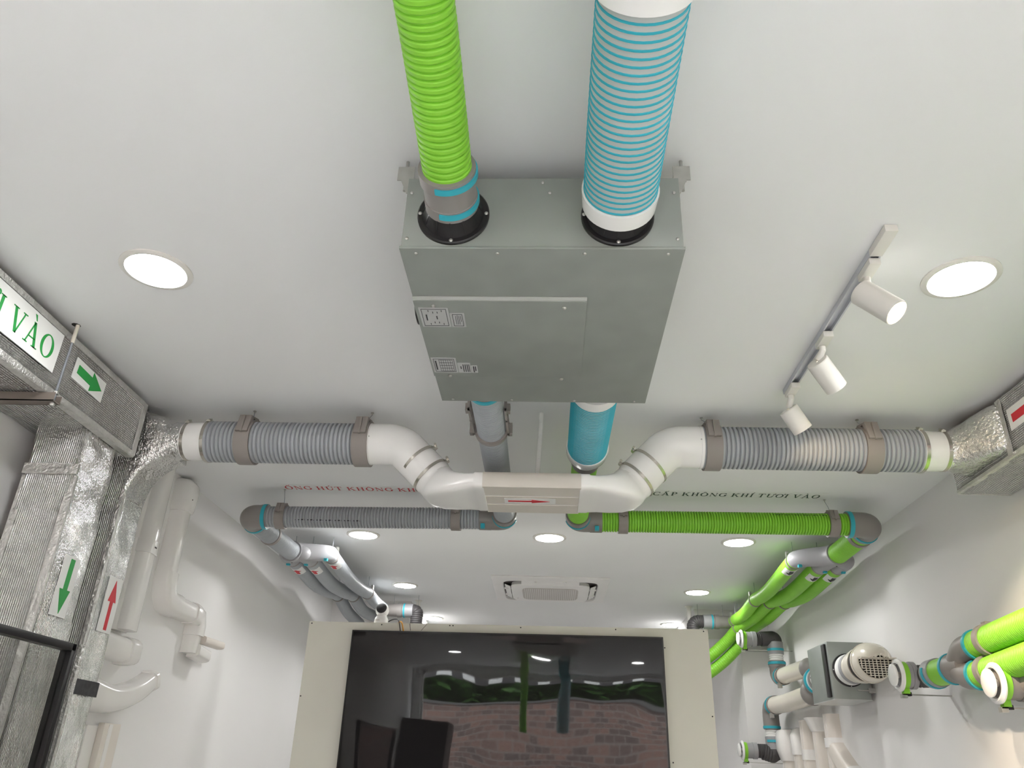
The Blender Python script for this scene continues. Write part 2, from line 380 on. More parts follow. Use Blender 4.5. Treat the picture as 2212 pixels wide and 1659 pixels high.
# ------------------------------------------------------------------ room shell
XL, XR, ZC, YF, YB = -2.05, 1.985, 3.0, -2.6, 10.0
def struct(name, mb, m, bevel=0): return solo(name, mb, m, kind='structure', bevel=bevel)
struct('floor', MB().box((XL - 0.2, YF, -0.15), (XR + 0.2, YB + 0.2, 0)), M['floor'])
struct('ceiling', MB().box((XL - 0.2, YF - 0.2, ZC), (XR + 0.2, YB + 0.2, ZC + 0.15)), M['ceil'])
struct('wall_left', MB().box((XL - 0.15, YF - 0.2, 0), (XL, YB + 0.2, ZC)), M['wall'])
struct('wall_right', MB().box((XR, YF - 0.2, 0), (XR + 0.15, YB + 0.2, ZC)), M['wall'])
struct('wall_back', MB().box((XL, YB, 0), (XR, YB + 0.15, ZC)), M['wall'])
wf = MB(); wf.box((XL, YF - 0.18, 0), (-1.88, YF, ZC)); wf.box((1.72, YF - 0.18, 0), (XR, YF, ZC)); wf.box((-1.88, YF - 0.18, 2.95), (1.72, YF, ZC))
struct('wall_front', wf, M['wall'])
tb = MB(); tb.box((1.33, 7.42, 2.74), (XR, 9.5, ZC)); tb.box((1.72, 7.421, 0), (XR, 9.499, 2.64)); tb.box((1.76, 7.47, 2.64), (XR, 9.45, 2.74))
struct('trim_1', tb, M['wall'])
struct('trim_2', MB().box((XL, 7.42, 2.62), (-1.3, 9.5, ZC)), M['wall'])
w1 = tag(empty('window_1', (-0.08, YF - 0.1, 0)), kind='structure')
fr = MB()
for x in (-1.88, 1.68): fr.box((x, YF - 0.13, 0.02), (x + 0.04, YF - 0.07, 2.95))
fr.box((-1.88, YF - 0.13, 2.91), (1.72, YF - 0.07, 2.95))
part('window_frame', fr, M['track'], w1)

# outside the front glazing: brick wall, planting, paving, awning
struct('ground', MB().box((-7, -9, -0.2), (7, YF - 0.18, -0.02)), M['concrete'])
bw = thing('brick_wall', 'brown brick garden wall outside the glazed front', 'wall', (0, -6.4, 0))
part('masonry', MB().box((-6, -6.5, -0.1), (6, -6.3, 2.75)), M['brickm'], bw)
part('coping', MB().box((-6, -6.53, 2.75), (6, -6.26, 2.8)), M['concrete'], bw)
lf = MB()
for i in range(9000):
    c = V(random.uniform(-6, 6), random.uniform(-8.2, -6.6), random.uniform(2.2, 5.6)); a = random.uniform(0, 6.28); L = random.uniform(0.1, 0.24)
    d = V(math.cos(a), math.sin(a), random.uniform(-0.6, 0.5)).normalized(); s = d.cross(V(random.uniform(-1, 1), random.uniform(-1, 1), 1)).normalized()
    lf.add([c - d * L, c + s * L * 0.35, c + d * L, c - s * L * 0.35], [(0, 1, 2, 3)])
solo('hedge_foliage', lf, M['leaf'], 'green shrubs behind the outdoor brick wall', 'foliage', kind='stuff', org=(0, -7.4, 2.2))
hk = MB(); gv = []; nx, nz = 60, 30
for layer in (0, 1):
    for j in range(nz + 1):
        for i in range(nx + 1):
            x = -7 + 14 * i / nx; z = -0.1 + 6.3 * j / nz; dpt = noise.noise(V(x * 1.3, 3.0, z * 1.3)) * 0.35 + noise.noise(V(x * 4, 9.0, z * 4)) * 0.15
            gv.append((x, -8.75 + dpt if layer == 0 else -9.4, z + (0.4 * noise.noise(V(x * 2, 1, 5)) if j == nz else 0)))
W = nx + 1; N = W * (nz + 1); gf = []
for j in range(nz):
    for i in range(nx):
        a_ = j * W + i; gf.append((a_, a_ + 1, a_ + W + 1, a_ + W)); gf.append((N + a_, N + a_ + W, N + a_ + W + 1, N + a_ + 1))
for i in range(nx): gf.append((nz * W + i, nz * W + i + 1, N + nz * W + i + 1, N + nz * W + i)); gf.append((i, N + i, N + i + 1, i + 1))
for j in range(nz): gf.append((j * W, (j + 1) * W, N + (j + 1) * W, N + j * W)); gf.append((j * W + nx, N + j * W + nx, N + (j + 1) * W + nx, (j + 1) * W + nx))
solo('hedge_thicket', hk.add(gv, gf), M['leaf'], 'dense dark green thicket behind the garden wall', 'foliage')
aw = thing('awning', 'striped awning valance over the glazed front', 'awning', (0, -3.6, 2.85))
for i in range(24):
    part('valance_strip', MB().box((-2.4 + i * 0.2, -3.62, 2.93 + 0.02 * (i % 2)), (-2.2 + i * 0.2 - 0.004, -3.6, 3.12)), M['white'] if i % 2 else M['dflex'], aw)
cb = thing('exhibit_cabinet', 'tall dark cabinet standing behind the photographer', 'cabinet', (-1.72, -1.9, 0))
part('body', MB().box((-2.04, -2.3, 0), (-1.40, -1.6, 2.2)), M['cabd'], cb, bevel=0.02)
for z in (0.05, 1.14): part('door', MB().box((-2.0, -1.6, z), (-1.46, -1.582, z + 0.98)), M['cabd'], cb, bevel=0.004)

# ------------------------------------------------------------------ downlights
def downlight(x, y, label):
    t = thing('downlight', label, 'ceiling light', (x, y, ZC), 'round recessed downlights')
    part('trim_ring', MB().rev((x, y, ZC), (0, 0, -1), [(0, 0.112), (0.004, 0.112), (0.008, 0.104), (0.008, 0.094), (0.003, 0.09)], 48, False), M['track'], t)
    part('lens', MB().rev((x, y, ZC), (0, 0, -1), [(0.0005, 0.094), (0.0055, 0.092)], 48), M['lens'], t)
for x, y, l in [(-1.272, 2.017, 'large round lit downlight left of the grey ventilation unit'), (1.244, 2.04, 'large round lit downlight right of the track of spotlights'),
                (-1.266, 5.115, 'lit downlight just below the left grey ribbed pipe'), (-0.008, 5.085, 'lit downlight below the middle of the cream flat duct'), (1.232, 5.094, 'lit downlight just below the green ribbed pipe'),
                (-1.243, 6.7, 'lit downlight left of the ceiling air conditioner'), (1.233, 6.676, 'lit downlight right of the ceiling air conditioner'),
                (-1.213, 8.28, 'farthest lit downlight beside the white pole near the webcam'), (1.241, 8.27, 'farthest lit downlight at the right end of the board top'),
                (-1.27, -1.1, 'lit downlight behind the photographer on the left'), (-0.1, -1.1, 'lit downlight behind the photographer in the middle'), (1.2, -1.1, 'lit downlight behind the photographer on the right')]:
    downlight(x, y, l)

# ------------------------------------------------------------------ ventilation unit
UX0, UX1, UY0, UY1, UZ0, UZ1 = -0.364, 0.302, 1.494, 2.33, 2.7, 2.915
un = thing('ventilation_unit', 'large grey galvanised ventilation unit hung under the ceiling', 'ventilation unit', (-0.03, 1.91, UZ0))
part('casing', MB().box((UX0, UY0, UZ0 + 0.002), (UX1, UY1, UZ1)), M['galv'], un, bevel=0.002)
bp_ = part('bottom_plate', MB().box((UX0 - 0.003, UY0 - 0.004, UZ0 - 0.002), (UX1 + 0.003, UY1 + 0.003, UZ0 + 0.006)), M['galv'], un, bevel=0.0015)
ap = part('access_panel', MB().box((-0.367, 1.704, 2.6895), (0.086, 2.135, 2.6975)), M['galv'], un, bevel=0.001)
part('panel_lip', MB().obox((-0.1405, 1.700, 2.6945), (1, 0, 0.0), (0, 1, -0.35), (0, 0.35, 1), 0.2265, 0.0065, 0.0012), M['galv2'], ap)
for x, y in ((-0.316, 1.728), (0.028, 1.735), (-0.316, 2.13), (0.027, 2.144)): screw(ap, (x, y, 2.6895), (0, 0, -1), 0.0062)
def sticker(x0, x1, y0, y1, lines, box=False):
    z = 2.6895; o = part('rating_label', MB().box((x0, y0, z - 0.0012), (x1, y1, z)), M['silverlabel'], ap)
    k = MB(); w = 0.0012
    if box:
        b0, b1, c0, c1 = x0 + 0.006, x1 - 0.006, y0 + 0.006, y1 - 0.006
        for a, b in (((b0, c0), (b1, c0 + w)), ((b0, c1 - w), (b1, c1)), ((b0, c0), (b0 + w, c1)), ((b1 - w, c0), (b1, c1))): k.box((a[0], a[1], z - 0.0018), (b[0], b[1], z - 0.001))
    for a, b, c, d in lines: k.box((x0 + a * (x1 - x0), y0 + b * (y1 - y0), z - 0.0018), (x0 + c * (x1 - x0), y0 + d * (y1 - y0), z - 0.001))
    part('print', k, M['ink'], o)
sticker(-0.358, -0.279, 1.737, 1.835, [(0.2, .35, .24, .65), (.3, .12, .32, .2), (.3, .8, .32, .88), (.45, .2, .47, .28), (.6, .2, .62, .28), (.55, .42, .585, .58), (.75, .12, .77, .2), (.75, .8, .77, .88), (.45, .72, .47, .8), (.6, .72, .62, .8)], True)
sticker(-0.277, -0.238, 1.763, 1.835, [(.35, .2, .38, .8), (.47, .15, .5, .8), (.58, .2, .61, .8), (.7, .2, .73, .6)], True)
sticker(-0.362, -0.288, 2.015, 2.108, [(.14, .2, .19, .8)] + [(.3 + .09 * i, .12, .312 + .09 * i, .88) for i in range(7)] + [(.3, .12 + .19 * j, .84, .13 + .19 * j) for j in range(5)], True)
sticker(-0.286, -0.248, 2.045, 2.108, [(.2, .35, .27, .6), (.4, .15, .47, .9), (.56, .15, .63, .9), (.72, .15, .79, .9), (.86, .15, .92, .9)])
sticker(-0.246, -0.228, 2.062, 2.108, [(.3, .1, .5, .9), (.62, .1, .8, .7)])
for x in (-0.329, -0.134, 0.072, 0.267):
    screw(bp_, (x, 1.508, UZ0 - 0.002), (0, 0, -1), 0.0045); screw(bp_, (x, 2.318, UZ0 - 0.002), (0, 0, -1), 0.0045)
for x, z in ((-0.352, 2.73), (-0.352, 2.868), (0.288, 2.868), (0.289, 2.73), (-0.03, 2.9), (-0.012, 2.868)): screw(un, (x, UY0, z), (0, -1, 0), 0.0045)
def flange(x, z, y, s, name='spigot_flange'):
    o = part(name, MB().rev((x, y, z), (0, s, 0), [(0, 0.087), (0.006, 0.087), (0.009, 0.084), (0.009, 0.074), (0.016, 0.071), (0.05, 0.056), (0.06, 0.056)], 48), M['blackp'], un)
    k = MB()
    for i in range(12):
        a = 2 * math.pi * i / 12; e = V(math.cos(a), 0, math.sin(a)); k.obox(V(x, y + s * 0.03, z) + e * 0.0635, V(0, s * 0.034, 0) - e * 0.015, e.cross(V(0, 1, 0)), e, 0.017, 0.0016, 0.0022)
    part('rib_set', k, M['blackp'], o)
    for a in (-90, 0, 180): e = V(math.cos(R(a)), 0, math.sin(R(a))); screw(o, V(x, y + s * 0.009, z) + e * 0.08, (0, s, 0), 0.0048)
flange(-0.244, 2.798, UY0, -1); flange(0.15, 2.795, UY0, -1); flange(-0.235, 2.798, UY1, 1); flange(0.148, 2.795, UY1, 1)
part('cable_gland', MB().rev((UX0, 1.81, 2.752), (-1, 0, 0), [(0, 0.062), (0.008, 0.062), (0.012, 0.05), (0.012, 0.01)], 28), M['blackp'], un)
for sx, x in ((-1, UX0), (1, UX1)):
    for y in (1.53, 2.28):
        k = MB()
        k.box((min(x, x + sx * 0.003), y - 0.022, 2.845), (max(x, x + sx * 0.003), y + 0.022, 2.955))
        k.box((min(x, x + sx * 0.03), y - 0.02, 2.95), (max(x, x + sx * 0.03), y + 0.02, 2.954))
        k.prism([(x, y - 0.022, 2.88), (x + sx * 0.028, y - 0.022, 2.951), (x, y - 0.022, 2.951)], (0, 0.003, 0))
        k.box((min(x - sx * 0.006, x), y - 0.03, 2.95), (max(x + sx * 0.004, x), y + 0.03, 2.955))
        k.box((min(x - sx * 0.012, x + sx * 0.03), y - 0.033, 2.912), (max(x - sx * 0.012, x + sx * 0.03), y - 0.03, 2.955)); k.prism([(x - sx * 0.012, y - 0.03, 2.912), (x + sx * 0.02, y - 0.03, 2.912), (x + sx * 0.004, y - 0.03, 2.872), (x - sx * 0.03, y - 0.03, 2.855)], (0, -0.003, 0))
        b = part('hanger_bracket', k, M['zinc'], un)
        part('hanger_bolt', MB().rev((x + sx * 0.016, y, 2.905), (0, 0, 1), [(0, 0.0045), (0.03, 0.0045), (0.031, 0.009), (0.04, 0.009), (0.041, 0.0045), (0.051, 0.0045), (0.052, 0.009), (0.06, 0.009), (0.061, 0.0045), (0.096, 0.0045)], 12), M['zinc'], b)
        screw(b, (x + sx * 0.003, y, 2.868), (sx, 0, 0), 0.005)

# ------------------------------------------------------------------ ducts from the unit towards the viewer
gp = smoothpath([(-0.244, 1.40, 2.808), (-0.243, 1.2, 2.83), (-0.243, 0.95, 2.855), (-0.25, 0.6, 2.885), (-0.27, 0.0, 2.905), (-0.32, -1.4, 2.905)])
g1 = thing('green_ribbed_duct', 'bright green ribbed duct running from the unit over the viewer', 'duct', (-0.25, 1.2, 2.78))
mb = MB(); corr(mb, gp + [V(-0.38, -1.9, 2.88), V(-0.4, -2.2, 2.7), V(-0.4, -2.24, 2.4), V(-0.4, -2.24, 2.05)], 0.0565, 0.0168, 0.0055, 36, cap=True)
part('ribbed_hose', mb, M['green'], g1)
d = V(0, -0.994, 0.105)
cp = part('coupling', MB().rev((-0.244, 1.457, 2.802), d, [(0, 0.058), (0, 0.0635), (0.03, 0.0635), (0.031, 0.061), (0.08, 0.061), (0.081, 0.066), (0.115, 0.066), (0.116, 0.06), (0.116, 0.05)], 40, False), M['gpvc'], g1)
for t, r in ((0.012, 0.0635), (0.092, 0.066)):
    part('seal_band', MB().arc_band(V(-0.244, 1.457, 2.802) + d * t, d, r, r + 0.0035, 0.015, R(60), R(200), (0, 0, 1)), M['teal'], cp)
for x in (-0.304, -0.184): screw(cp, (x, 1.39, 2.81), (1 if x > -0.24 else -1, 0, 0), 0.003)

def blue_hose(parent, path, r, pitch, n=36):
    fine, L = resample(path, 0.01); k = MB().tube(fine, r, n); part('hose_wall', k, M['hosel'], parent)
    k = MB(); cnt = int(L / pitch)
    pts, _ = resample(path, L / cnt)
    for i in range(len(pts) - 1):
        t = (pts[min(i + 1, len(pts) - 1)] - pts[max(i - 1, 0)]).normalized(); w = 0.0056
        u, v, t = frame(t); secs = []
        for tt, rr in ((-w / 2, r - 0.001), (-w / 3, r + 0.0022), (w / 3, r + 0.0022), (w / 2, r - 0.001)):
            secs.append([pts[i] + t * tt + (u * math.cos(2 * math.pi * a / n) + v * math.sin(2 * math.pi * a / n)) * rr for a in range(n)])
        k.loft(secs, False)
    part('spiral_rib', k, M['teal'], parent)
bpth = smoothpath([(0.15, 1.43, 2.80), (0.15, 1.2, 2.814), (0.152, 0.95, 2.834), (0.155, 0.7, 2.85), (0.16, 0.0, 2.87), (0.19, -1.5, 2.88), (0.24, -1.95, 2.83), (0.25, -2.24, 2.6), (0.25, -2.3, 2.09)])
b1 = thing('teal_spiral_duct', 'wide pale grey duct with teal spiral ribs running over the viewer', 'duct', (0.15, 1.2, 2.73))
blue_hose(b1, bpth, 0.083, 0.0172)
part('end_collar', MB().rev((0.15, 1.448, 2.798), (0, -1, 0.06), [(0, 0.06), (0, 0.086), (0.045, 0.089), (0.048, 0.089), (0.048, 0.083)], 48, False), M['white'], b1)
part('joint_sleeve', MB().rev((0.152, 0.912, 2.837), (0, -1, 0.07), [(0, 0.084), (0, 0.0925), (0.22, 0.0925), (0.22, 0.084)], 48, False), M['white'], b1)

# ------------------------------------------------------------------ pipes behind the unit
rg = thing('grey_ribbed_pipe', 'short grey ribbed pipe leaving the back of the ventilation unit', 'pipe', (-0.25, 3.2, 2.74))
mb = MB(); corr(mb, [(-0.235, 2.42, 2.80), (-0.245, 3.2, 2.825), (-0.252, 4.06, 2.85)], 0.058, 0.0165, 0.0035, 36); part('ribbed_hose', mb, M['hose'], rg)
part('collar', MB().rev((-0.235, 2.375, 2.799), (0, 1, 0.02), [(0, 0.056), (0, 0.06), (0.05, 0.062), (0.07, 0.062), (0.07, 0.05)], 36, False), M['gpvc'], rg)
part('seal_band', MB().ring((-0.236, 2.425, 2.8), (0, 1, 0.02), 0.06, 0.066, 0.02, 36), M['teal'], rg)
cl = part('pipe_clamp', MB().ring((-0.241, 2.83, 2.813), (0, 1, 0.03), 0.058, 0.067, 0.025, 36), M['gclip'], rg)
for sx in (-1, 1):
    k = MB(); x = -0.241 + sx * 0.068
    k.box((x - 0.004, 2.6, 2.83), (x + 0.004, 2.84, 2.838)); k.box((x - 0.004, 2.6, 2.79), (x + 0.004, 2.84, 2.798))
    for y in (2.6, 2.7, 2.83): k.box((x - 0.005, y, 2.79), (x + 0.005, y + 0.012, 2.84))
    k.box((x - 0.008 + sx * 0.008, 2.63, 2.80), (x + 0.008 + sx * 0.008, 2.66, 2.83)); k.box((x - 0.008 + sx * 0.008, 2.82, 2.79), (x + 0.008 + sx * 0.008, 2.85, 2.835))
    part('hinge_frame', k, M['gclip'], cl)
rb = thing('teal_spiral_pipe', 'short teal spiral duct between the unit and a white reducer', 'duct', (0.148, 2.7, 2.71))
blue_hose(rb, [(0.148, 2.40, 2.795), (0.147, 3.03, 2.81)], 0.08, 0.0135)
part('end_collar', MB().rev((0.148, 2.37, 2.794), (0, 1, 0.02), [(0, 0.07), (0, 0.0865), (0.06, 0.0865), (0.06, 0.079)], 44, False), M['white'], rb)
part('reducer', MB().rev((0.147, 2.99, 2.81), (0, 1, 0.02), [(0, 0.081), (0, 0.0875), (0.05, 0.0875), (0.055, 0.084), (0.1, 0.07), (0.12, 0.066), (0.12, 0.055)], 44, False), M['white'], rb)
part('reducer_collar', MB().ring((0.146, 3.11, 2.813), (0, 1, 0.02), 0.056, 0.063, 0.06, 40), M['gpvc'], rb)
rgr = thing('green_pipe', 'short smooth green pipe from the white reducer past the flat duct', 'pipe', (0.145, 3.6, 2.77))
mb = MB(); corr(mb, [(0.146, 3.13, 2.815), (0.145, 3.6, 2.833), (0.145, 4.06, 2.852)], 0.057, 0.0165, 0.003, 36); part('ribbed_hose', mb, M['green'], rgr)
cd = solo('white_conduit', corr(MB(), smoothpath([(-0.046, 3.09, 3.0), (-0.05, 3.095, 2.9), (-0.056, 3.09, 2.78), (-0.06, 3.08, 2.664)]), 0.0105, 0.006, 0.0015, 16), M['white'],
          'thin white corrugated conduit hanging from a ceiling hole above the flat duct', 'conduit')

# ------------------------------------------------------------------ second row of pipes (y = 4.19)
def elbow(parent, pts, rad, r, name='elbow', m=None, n=32, fn=10):
    return part(name, MB().tube(fillet(pts, rad, fn), r, n), m or M['gpvc'], parent)
def collar(parent, p, d, r, h, m=None, name='collar', n=36):
    return part(name, MB().rev(p, d, [(0, r - 0.008), (0, r), (h, r), (h, r - 0.008)], n, False), m or M['gpvc'], parent)
Y2 = 4.19
r2 = thing('grey_ribbed_pipe', 'long grey ribbed pipe hung crosswise under the red ceiling lettering', 'pipe', (-0.97, Y2, 2.78))
mb = MB(); corr(mb, [(-1.605, Y2, 2.836), (-0.36, Y2, 2.852)], 0.059, 0.0172, 0.007, 36); part('ribbed_hose', mb, M['hose'], r2)
collar(r2, (-0.395, Y2, 2.852), (1, 0, 0), 0.0635, 0.065); part('clip', MB().obox((-0.372, Y2 - 0.05, 2.795), (1, 0, 0), (0, 1, 0), (0, 0, 1), 0.011, 0.012, 0.012), M['teal'], r2)
elbow(r2, [(-0.34, Y2, 2.852), (-0.252, Y2, 2.852), (-0.252, Y2 - 0.12, 2.851)], 0.075, 0.0625)
collar(r2, (-0.252, Y2 - 0.125, 2.851), (0, 1, 0), 0.0665, 0.05)
part('seal_band', MB().arc_band((-0.252, Y2 - 0.07, 2.851), (0, 1, 0), 0.063, 0.069, 0.014, R(90), R(250)), M['teal'], r2)
elbow(r2, [(-1.6, Y2, 2.836), (-1.695, Y2, 2.834), (-1.695, Y2 + 0.12, 2.834)], 0.07, 0.066)
collar(r2, (-1.625, Y2, 2.836), (1, 0, 0), 0.0675, 0.035)
part('seal_band', MB().ring((-1.612, Y2, 2.836), (1, 0, 0), 0.062, 0.0705, 0.02, 36), M['teal'], r2)
part('seal_band', MB().ring((-1.695, Y2 + 0.085, 2.834), (0, 1, 0), 0.06, 0.0695, 0.016, 36), M['teal'], r2)
mb = MB(); corr(mb, [(-1.698, Y2 + 0.11, 2.834), (-1.70, 4.62, 2.838), (-1.695, 5.0, 2.842)], 0.0585, 0.0165, 0.0025, 32); part('ribbed_hose', mb, M['hose'], r2)
part('pipe_clamp', MB().ring((-1.70, 4.56, 2.838), (0, 1, 0), 0.058, 0.064, 0.03, 32), M['gclip'], r2)
pk = MB()
for i in range(22):
    x = -1.42 + i * 0.0172 + 0.004; pk.box((x, Y2 - 0.0545, 2.806), (x + 0.003 + 0.004 * (i * 7 % 3), Y2 - 0.0515, 2.8085 + 0.001 * (i % 3)))
part('print', pk, M['ink'], r2)

r3 = thing('green_ribbed_pipe', 'long bright green ribbed pipe hung crosswise under the dark ceiling lettering', 'pipe', (0.95, Y2, 2.79))
mb = MB(); corr(mb, [(0.275, Y2, 2.852), (1.60, Y2, 2.861)], 0.0595, 0.0148, 0.007, 36); part('ribbed_hose', mb, M['green'], r3)
collar(r3, (0.215, Y2, 2.852), (1, 0, 0), 0.0645, 0.065); part('clip', MB().obox((0.25, Y2 - 0.05, 2.795), (1, 0, 0), (0, 1, 0), (0, 0, 1), 0.011, 0.012, 0.012), M['teal'], r3)
elbow(r3, [(0.235, Y2, 2.852), (0.145, Y2, 2.852), (0.145, Y2 - 0.12, 2.853)], 0.075, 0.0625)
collar(r3, (0.145, Y2 - 0.125, 2.852), (0, 1, 0), 0.0665, 0.05)
part('seal_band', MB().arc_band((0.145, Y2 - 0.07, 2.852), (0, 1, 0), 0.063, 0.069, 0.014, R(110), R(270)), M['teal'], r3)
elbow(r3, [(1.61, Y2, 2.861), (1.735, Y2, 2.861), (1.735, Y2 + 0.13, 2.856)], 0.08, 0.068)
collar(r3, (1.60, Y2, 2.861), (1, 0, 0), 0.0685, 0.05)
part('seal_band', MB().ring((1.602, Y2, 2.861), (1, 0, 0), 0.064, 0.072, 0.022, 36), M['teal'], r3)
part('seal_band', MB().ring((1.735, Y2 + 0.085, 2.856), (0, 1, 0), 0.064, 0.0715, 0.016, 36), M['teal'], r3)
mb = MB(); corr(mb, [(1.737, Y2 + 0.11, 2.855), (1.74, 4.5, 2.853), (1.745, 4.78, 2.852)], 0.06, 0.0165, 0.0022, 32); part('ribbed_hose', mb, M['green'], r3)
part('pipe_clamp', MB().ring((1.738, 4.36, 2.854), (0, 1, 0), 0.06, 0.066, 0.035, 32), M['gclip'], r3)
pk = MB()
for i in range(18):
    x = 1.2 + i * 0.0165; pk.box((x, Y2 - 0.0497, 2.8935), (x + 0.004 + 0.004 * (i * 5 % 3), Y2 - 0.0465, 2.8955))
part('print', pk, M['dgreen'], r3)

# hanging clamps: a strap, an upright plate in front, gusset to the wire, the wire itself
def hanger(x, y, z, r, label, group, w=0.029, wire_dx=0.03):
    t = thing('pipe_hanger', label, 'pipe hanger', (x, y, z - r), group)
    part('strap', MB().ring((x - w, y, z), (1, 0, 0), r, r + 0.008, 2 * w, 36), M['gclip'], t)
    zt = z + r + 0.008
    k = MB(); k.prism([(x - w * 0.8, y - r - 0.006, z + 0.01), (x - w * 0.8, y - r - 0.018, z + 0.012), (x - w * 0.8, y - r * 0.78 - 0.012, zt - 0.004), (x - w * 0.8, y - r * 0.55, zt)], (1.6 * w, 0, 0))
    part('front_plate', k, M['gclip'], t, bevel=0.002)
    part('rib', MB().obox((x, y - r - 0.009, z + r * 0.52), (1, 0, 0), (0, 0.16, 1), (0, 1, -0.16), 0.004, r * 0.44, 0.006), M['gclip'], t)
    k = MB(); k.box((x - w * 0.8, y - r * 0.6, zt - 0.008), (x + w * 0.8, y + 0.02, zt))
    for s in (-1, 1): k.prism([(x + s * w * 0.75, y - r * 0.6, zt), (x + s * w * 0.75, y + 0.02, zt), (x + s * w * 0.75, y + 0.0, zt + 0.012)], (0.003 * -s, 0, 0))
    part('top_plate', k, M['gclip'], t)
    part('wire', MB().tube([(x, y, zt - 0.003), (x + wire_dx * 0.3, y, zt + 0.4 * (ZC - zt)), (x + wire_dx, y, ZC - 0.012), (x + wire_dx, y, ZC)], 0.0016, 6), M['rodsteel'], t)
    part('ceiling_hook', MB().rev((x + wire_dx, y, ZC), (0, 0, -1), [(0, 0.007), (0.003, 0.007), (0.005, 0.003), (0.012, 0.003)], 10), M['zinc'], t)
Y1 = 3.11
hanger(-1.325, Y1, 2.85, 0.091, 'grey pipe hanger on the left big grey pipe, nearer the foil duct', 'hangers of the big grey pipes', 0.033, -0.0)
hanger(-0.815, Y1, 2.85, 0.091, 'grey pipe hanger on the left big grey pipe, nearer the white elbow', 'hangers of the big grey pipes', 0.033, 0.02)
hanger(0.675, Y1, 2.86, 0.091, 'grey pipe hanger on the right big grey pipe, nearer the white elbow', 'hangers of the big grey pipes', 0.033, -0.03)
hanger(1.325, Y1, 2.86, 0.091, 'grey pipe hanger on the right big grey pipe, nearer the foil duct', 'hangers of the big grey pipes', 0.033, -0.02)
hanger(-1.51, Y2, 2.837, 0.0605, 'grey pipe hanger at the left end of the thin grey crosswise pipe', 'hangers of the crosswise pipes', 0.026, -0.01)
hanger(-0.525, Y2, 2.85, 0.0605, 'grey pipe hanger at the right end of the thin grey crosswise pipe', 'hangers of the crosswise pipes', 0.026, 0.0)
hanger(0.395, Y2, 2.853, 0.0605, 'grey pipe hanger at the left end of the green crosswise pipe', 'hangers of the crosswise pipes', 0.026, 0.0)
hanger(1.525, Y2, 2.86, 0.0605, 'grey pipe hanger at the right end of the green crosswise pipe', 'hangers of the crosswise pipes', 0.026, -0.02)

# ------------------------------------------------------------------ big grey pipes, white elbows, flat duct
def big_pipe(x0, x1, z, xc, xf, label):
    """x0..x1 ribbed hose, xc/xf: white coupling from hose end to foil"""
    t = thing('large_ribbed_pipe', label, 'pipe', ((x0 + x1) / 2, Y1, z - 0.09))
    mb = MB(); corr(mb, [(x0, Y1, z), (x1, Y1, z)], 0.09, 0.0186, 0.0085, 48); part('ribbed_hose', mb, M['hose'], t)
    s = 1 if xf > xc else -1
    part('coupling', MB().rev((xc - s * 0.012, Y1, z), (s, 0, 0), [(0, 0.08), (0, 0.0905), (0.018, 0.0905), (0.02, 0.085), (abs(xf - xc) + 0.012, 0.083)], 48, False), M['white'], t)
    for xx, r in ((xc - s * 0.004, 0.0905), (xf - s * 0.012, 0.0835)):
        o = part('band_clamp', MB().ring((xx - 0.006, Y1, z), (1, 0, 0), r, r + 0.002, 0.014, 48), M['steel'], t)
        part('clamp_screw', MB().rev((xx, Y1 - 0.055, z + r * 0.86), (0, 1, 0.6), [(0, 0.006), (0.02, 0.006), (0.02, 0.0035), (0.036, 0.0035)], 10).obox((xx, Y1 - 0.045, z + r * 0.88), (1, 0, 0), (0, 1, 0.6), (0, -0.6, 1), 0.009, 0.012, 0.006), M['steel'], o)
    return t
big_pipe(-1.50, -0.782, 2.85, -1.505, -1.605, 'left big grey ribbed pipe between the foil duct and white elbow')
big_pipe(0.628, 1.535, 2.86, 1.54, 1.64, 'right big grey ribbed pipe between the white elbow and foil duct')
X0 = -0.0775
def white_elbow(s, z, label):
    f = lambda x: X0 + s * (x - X0)
    t = thing('white_elbow', label, 'pipe elbow', (f(-0.66), Y1, 2.7))
    pth = fillet([(f(-0.79), Y1, z), (f(-0.653), Y1, z), (f(-0.513), Y1, 2.714)], 0.12, 12)
    n = len(pth); part('elbow_body', MB().tube(pth, [0.0895 + (0.0 if i < 2 else -0.003 * i / n) for i in range(n)], 44), M['white'], t)
    dd = V(s * 0.70, 0, -0.7)
    part('elbow_rim', MB().ring((f(-0.79), Y1, z), (s, 0, 0), 0.08, 0.0915, 0.012, 44), M['white'], t)
    for q in (V(f(-0.572), Y1, 2.777), V(f(-0.516), Y1, 2.717)):
        o = part('band_clamp', MB().ring(q, dd, 0.085, 0.0895, 0.012, 44), M['steel'], t)
        e = V(s * 0.7, 0, 0.7); part('clamp_screw', MB().obox(q + e * 0.096 + dd * 0.005, e.cross(dd), dd, e, 0.014, 0.006, 0.006).obox(q + e * 0.1 + V(0, -0.018, 0), V(0, 1, 0), dd, e, 0.006, 0.005, 0.005), M['steel'], o)
    screw(t, (f(-0.775), Y1 - 0.0895, z), (0, -1, 0), 0.003, M['zinc'])
white_elbow(1, 2.851, 'white pipe elbow between the left grey pipe and flat duct')
white_elbow(-1, 2.861, 'white pipe elbow between the right grey pipe and flat duct')
def sup_sec(c, u, v, a, b, p, n=40, pb=None):
    out = []
    for i in range(n):
        t = 2 * math.pi * i / n; ct, st = math.cos(t), math.sin(t); pp = p if (pb is None or ct >= 0) else pb
        out.append(Vector(c) + Vector(u) * a * math.copysign(abs(ct) ** (2 / pp), ct) + Vector(v) * b * math.copysign(abs(st) ** (2 / pp), st))
    return out
YC = 3.08
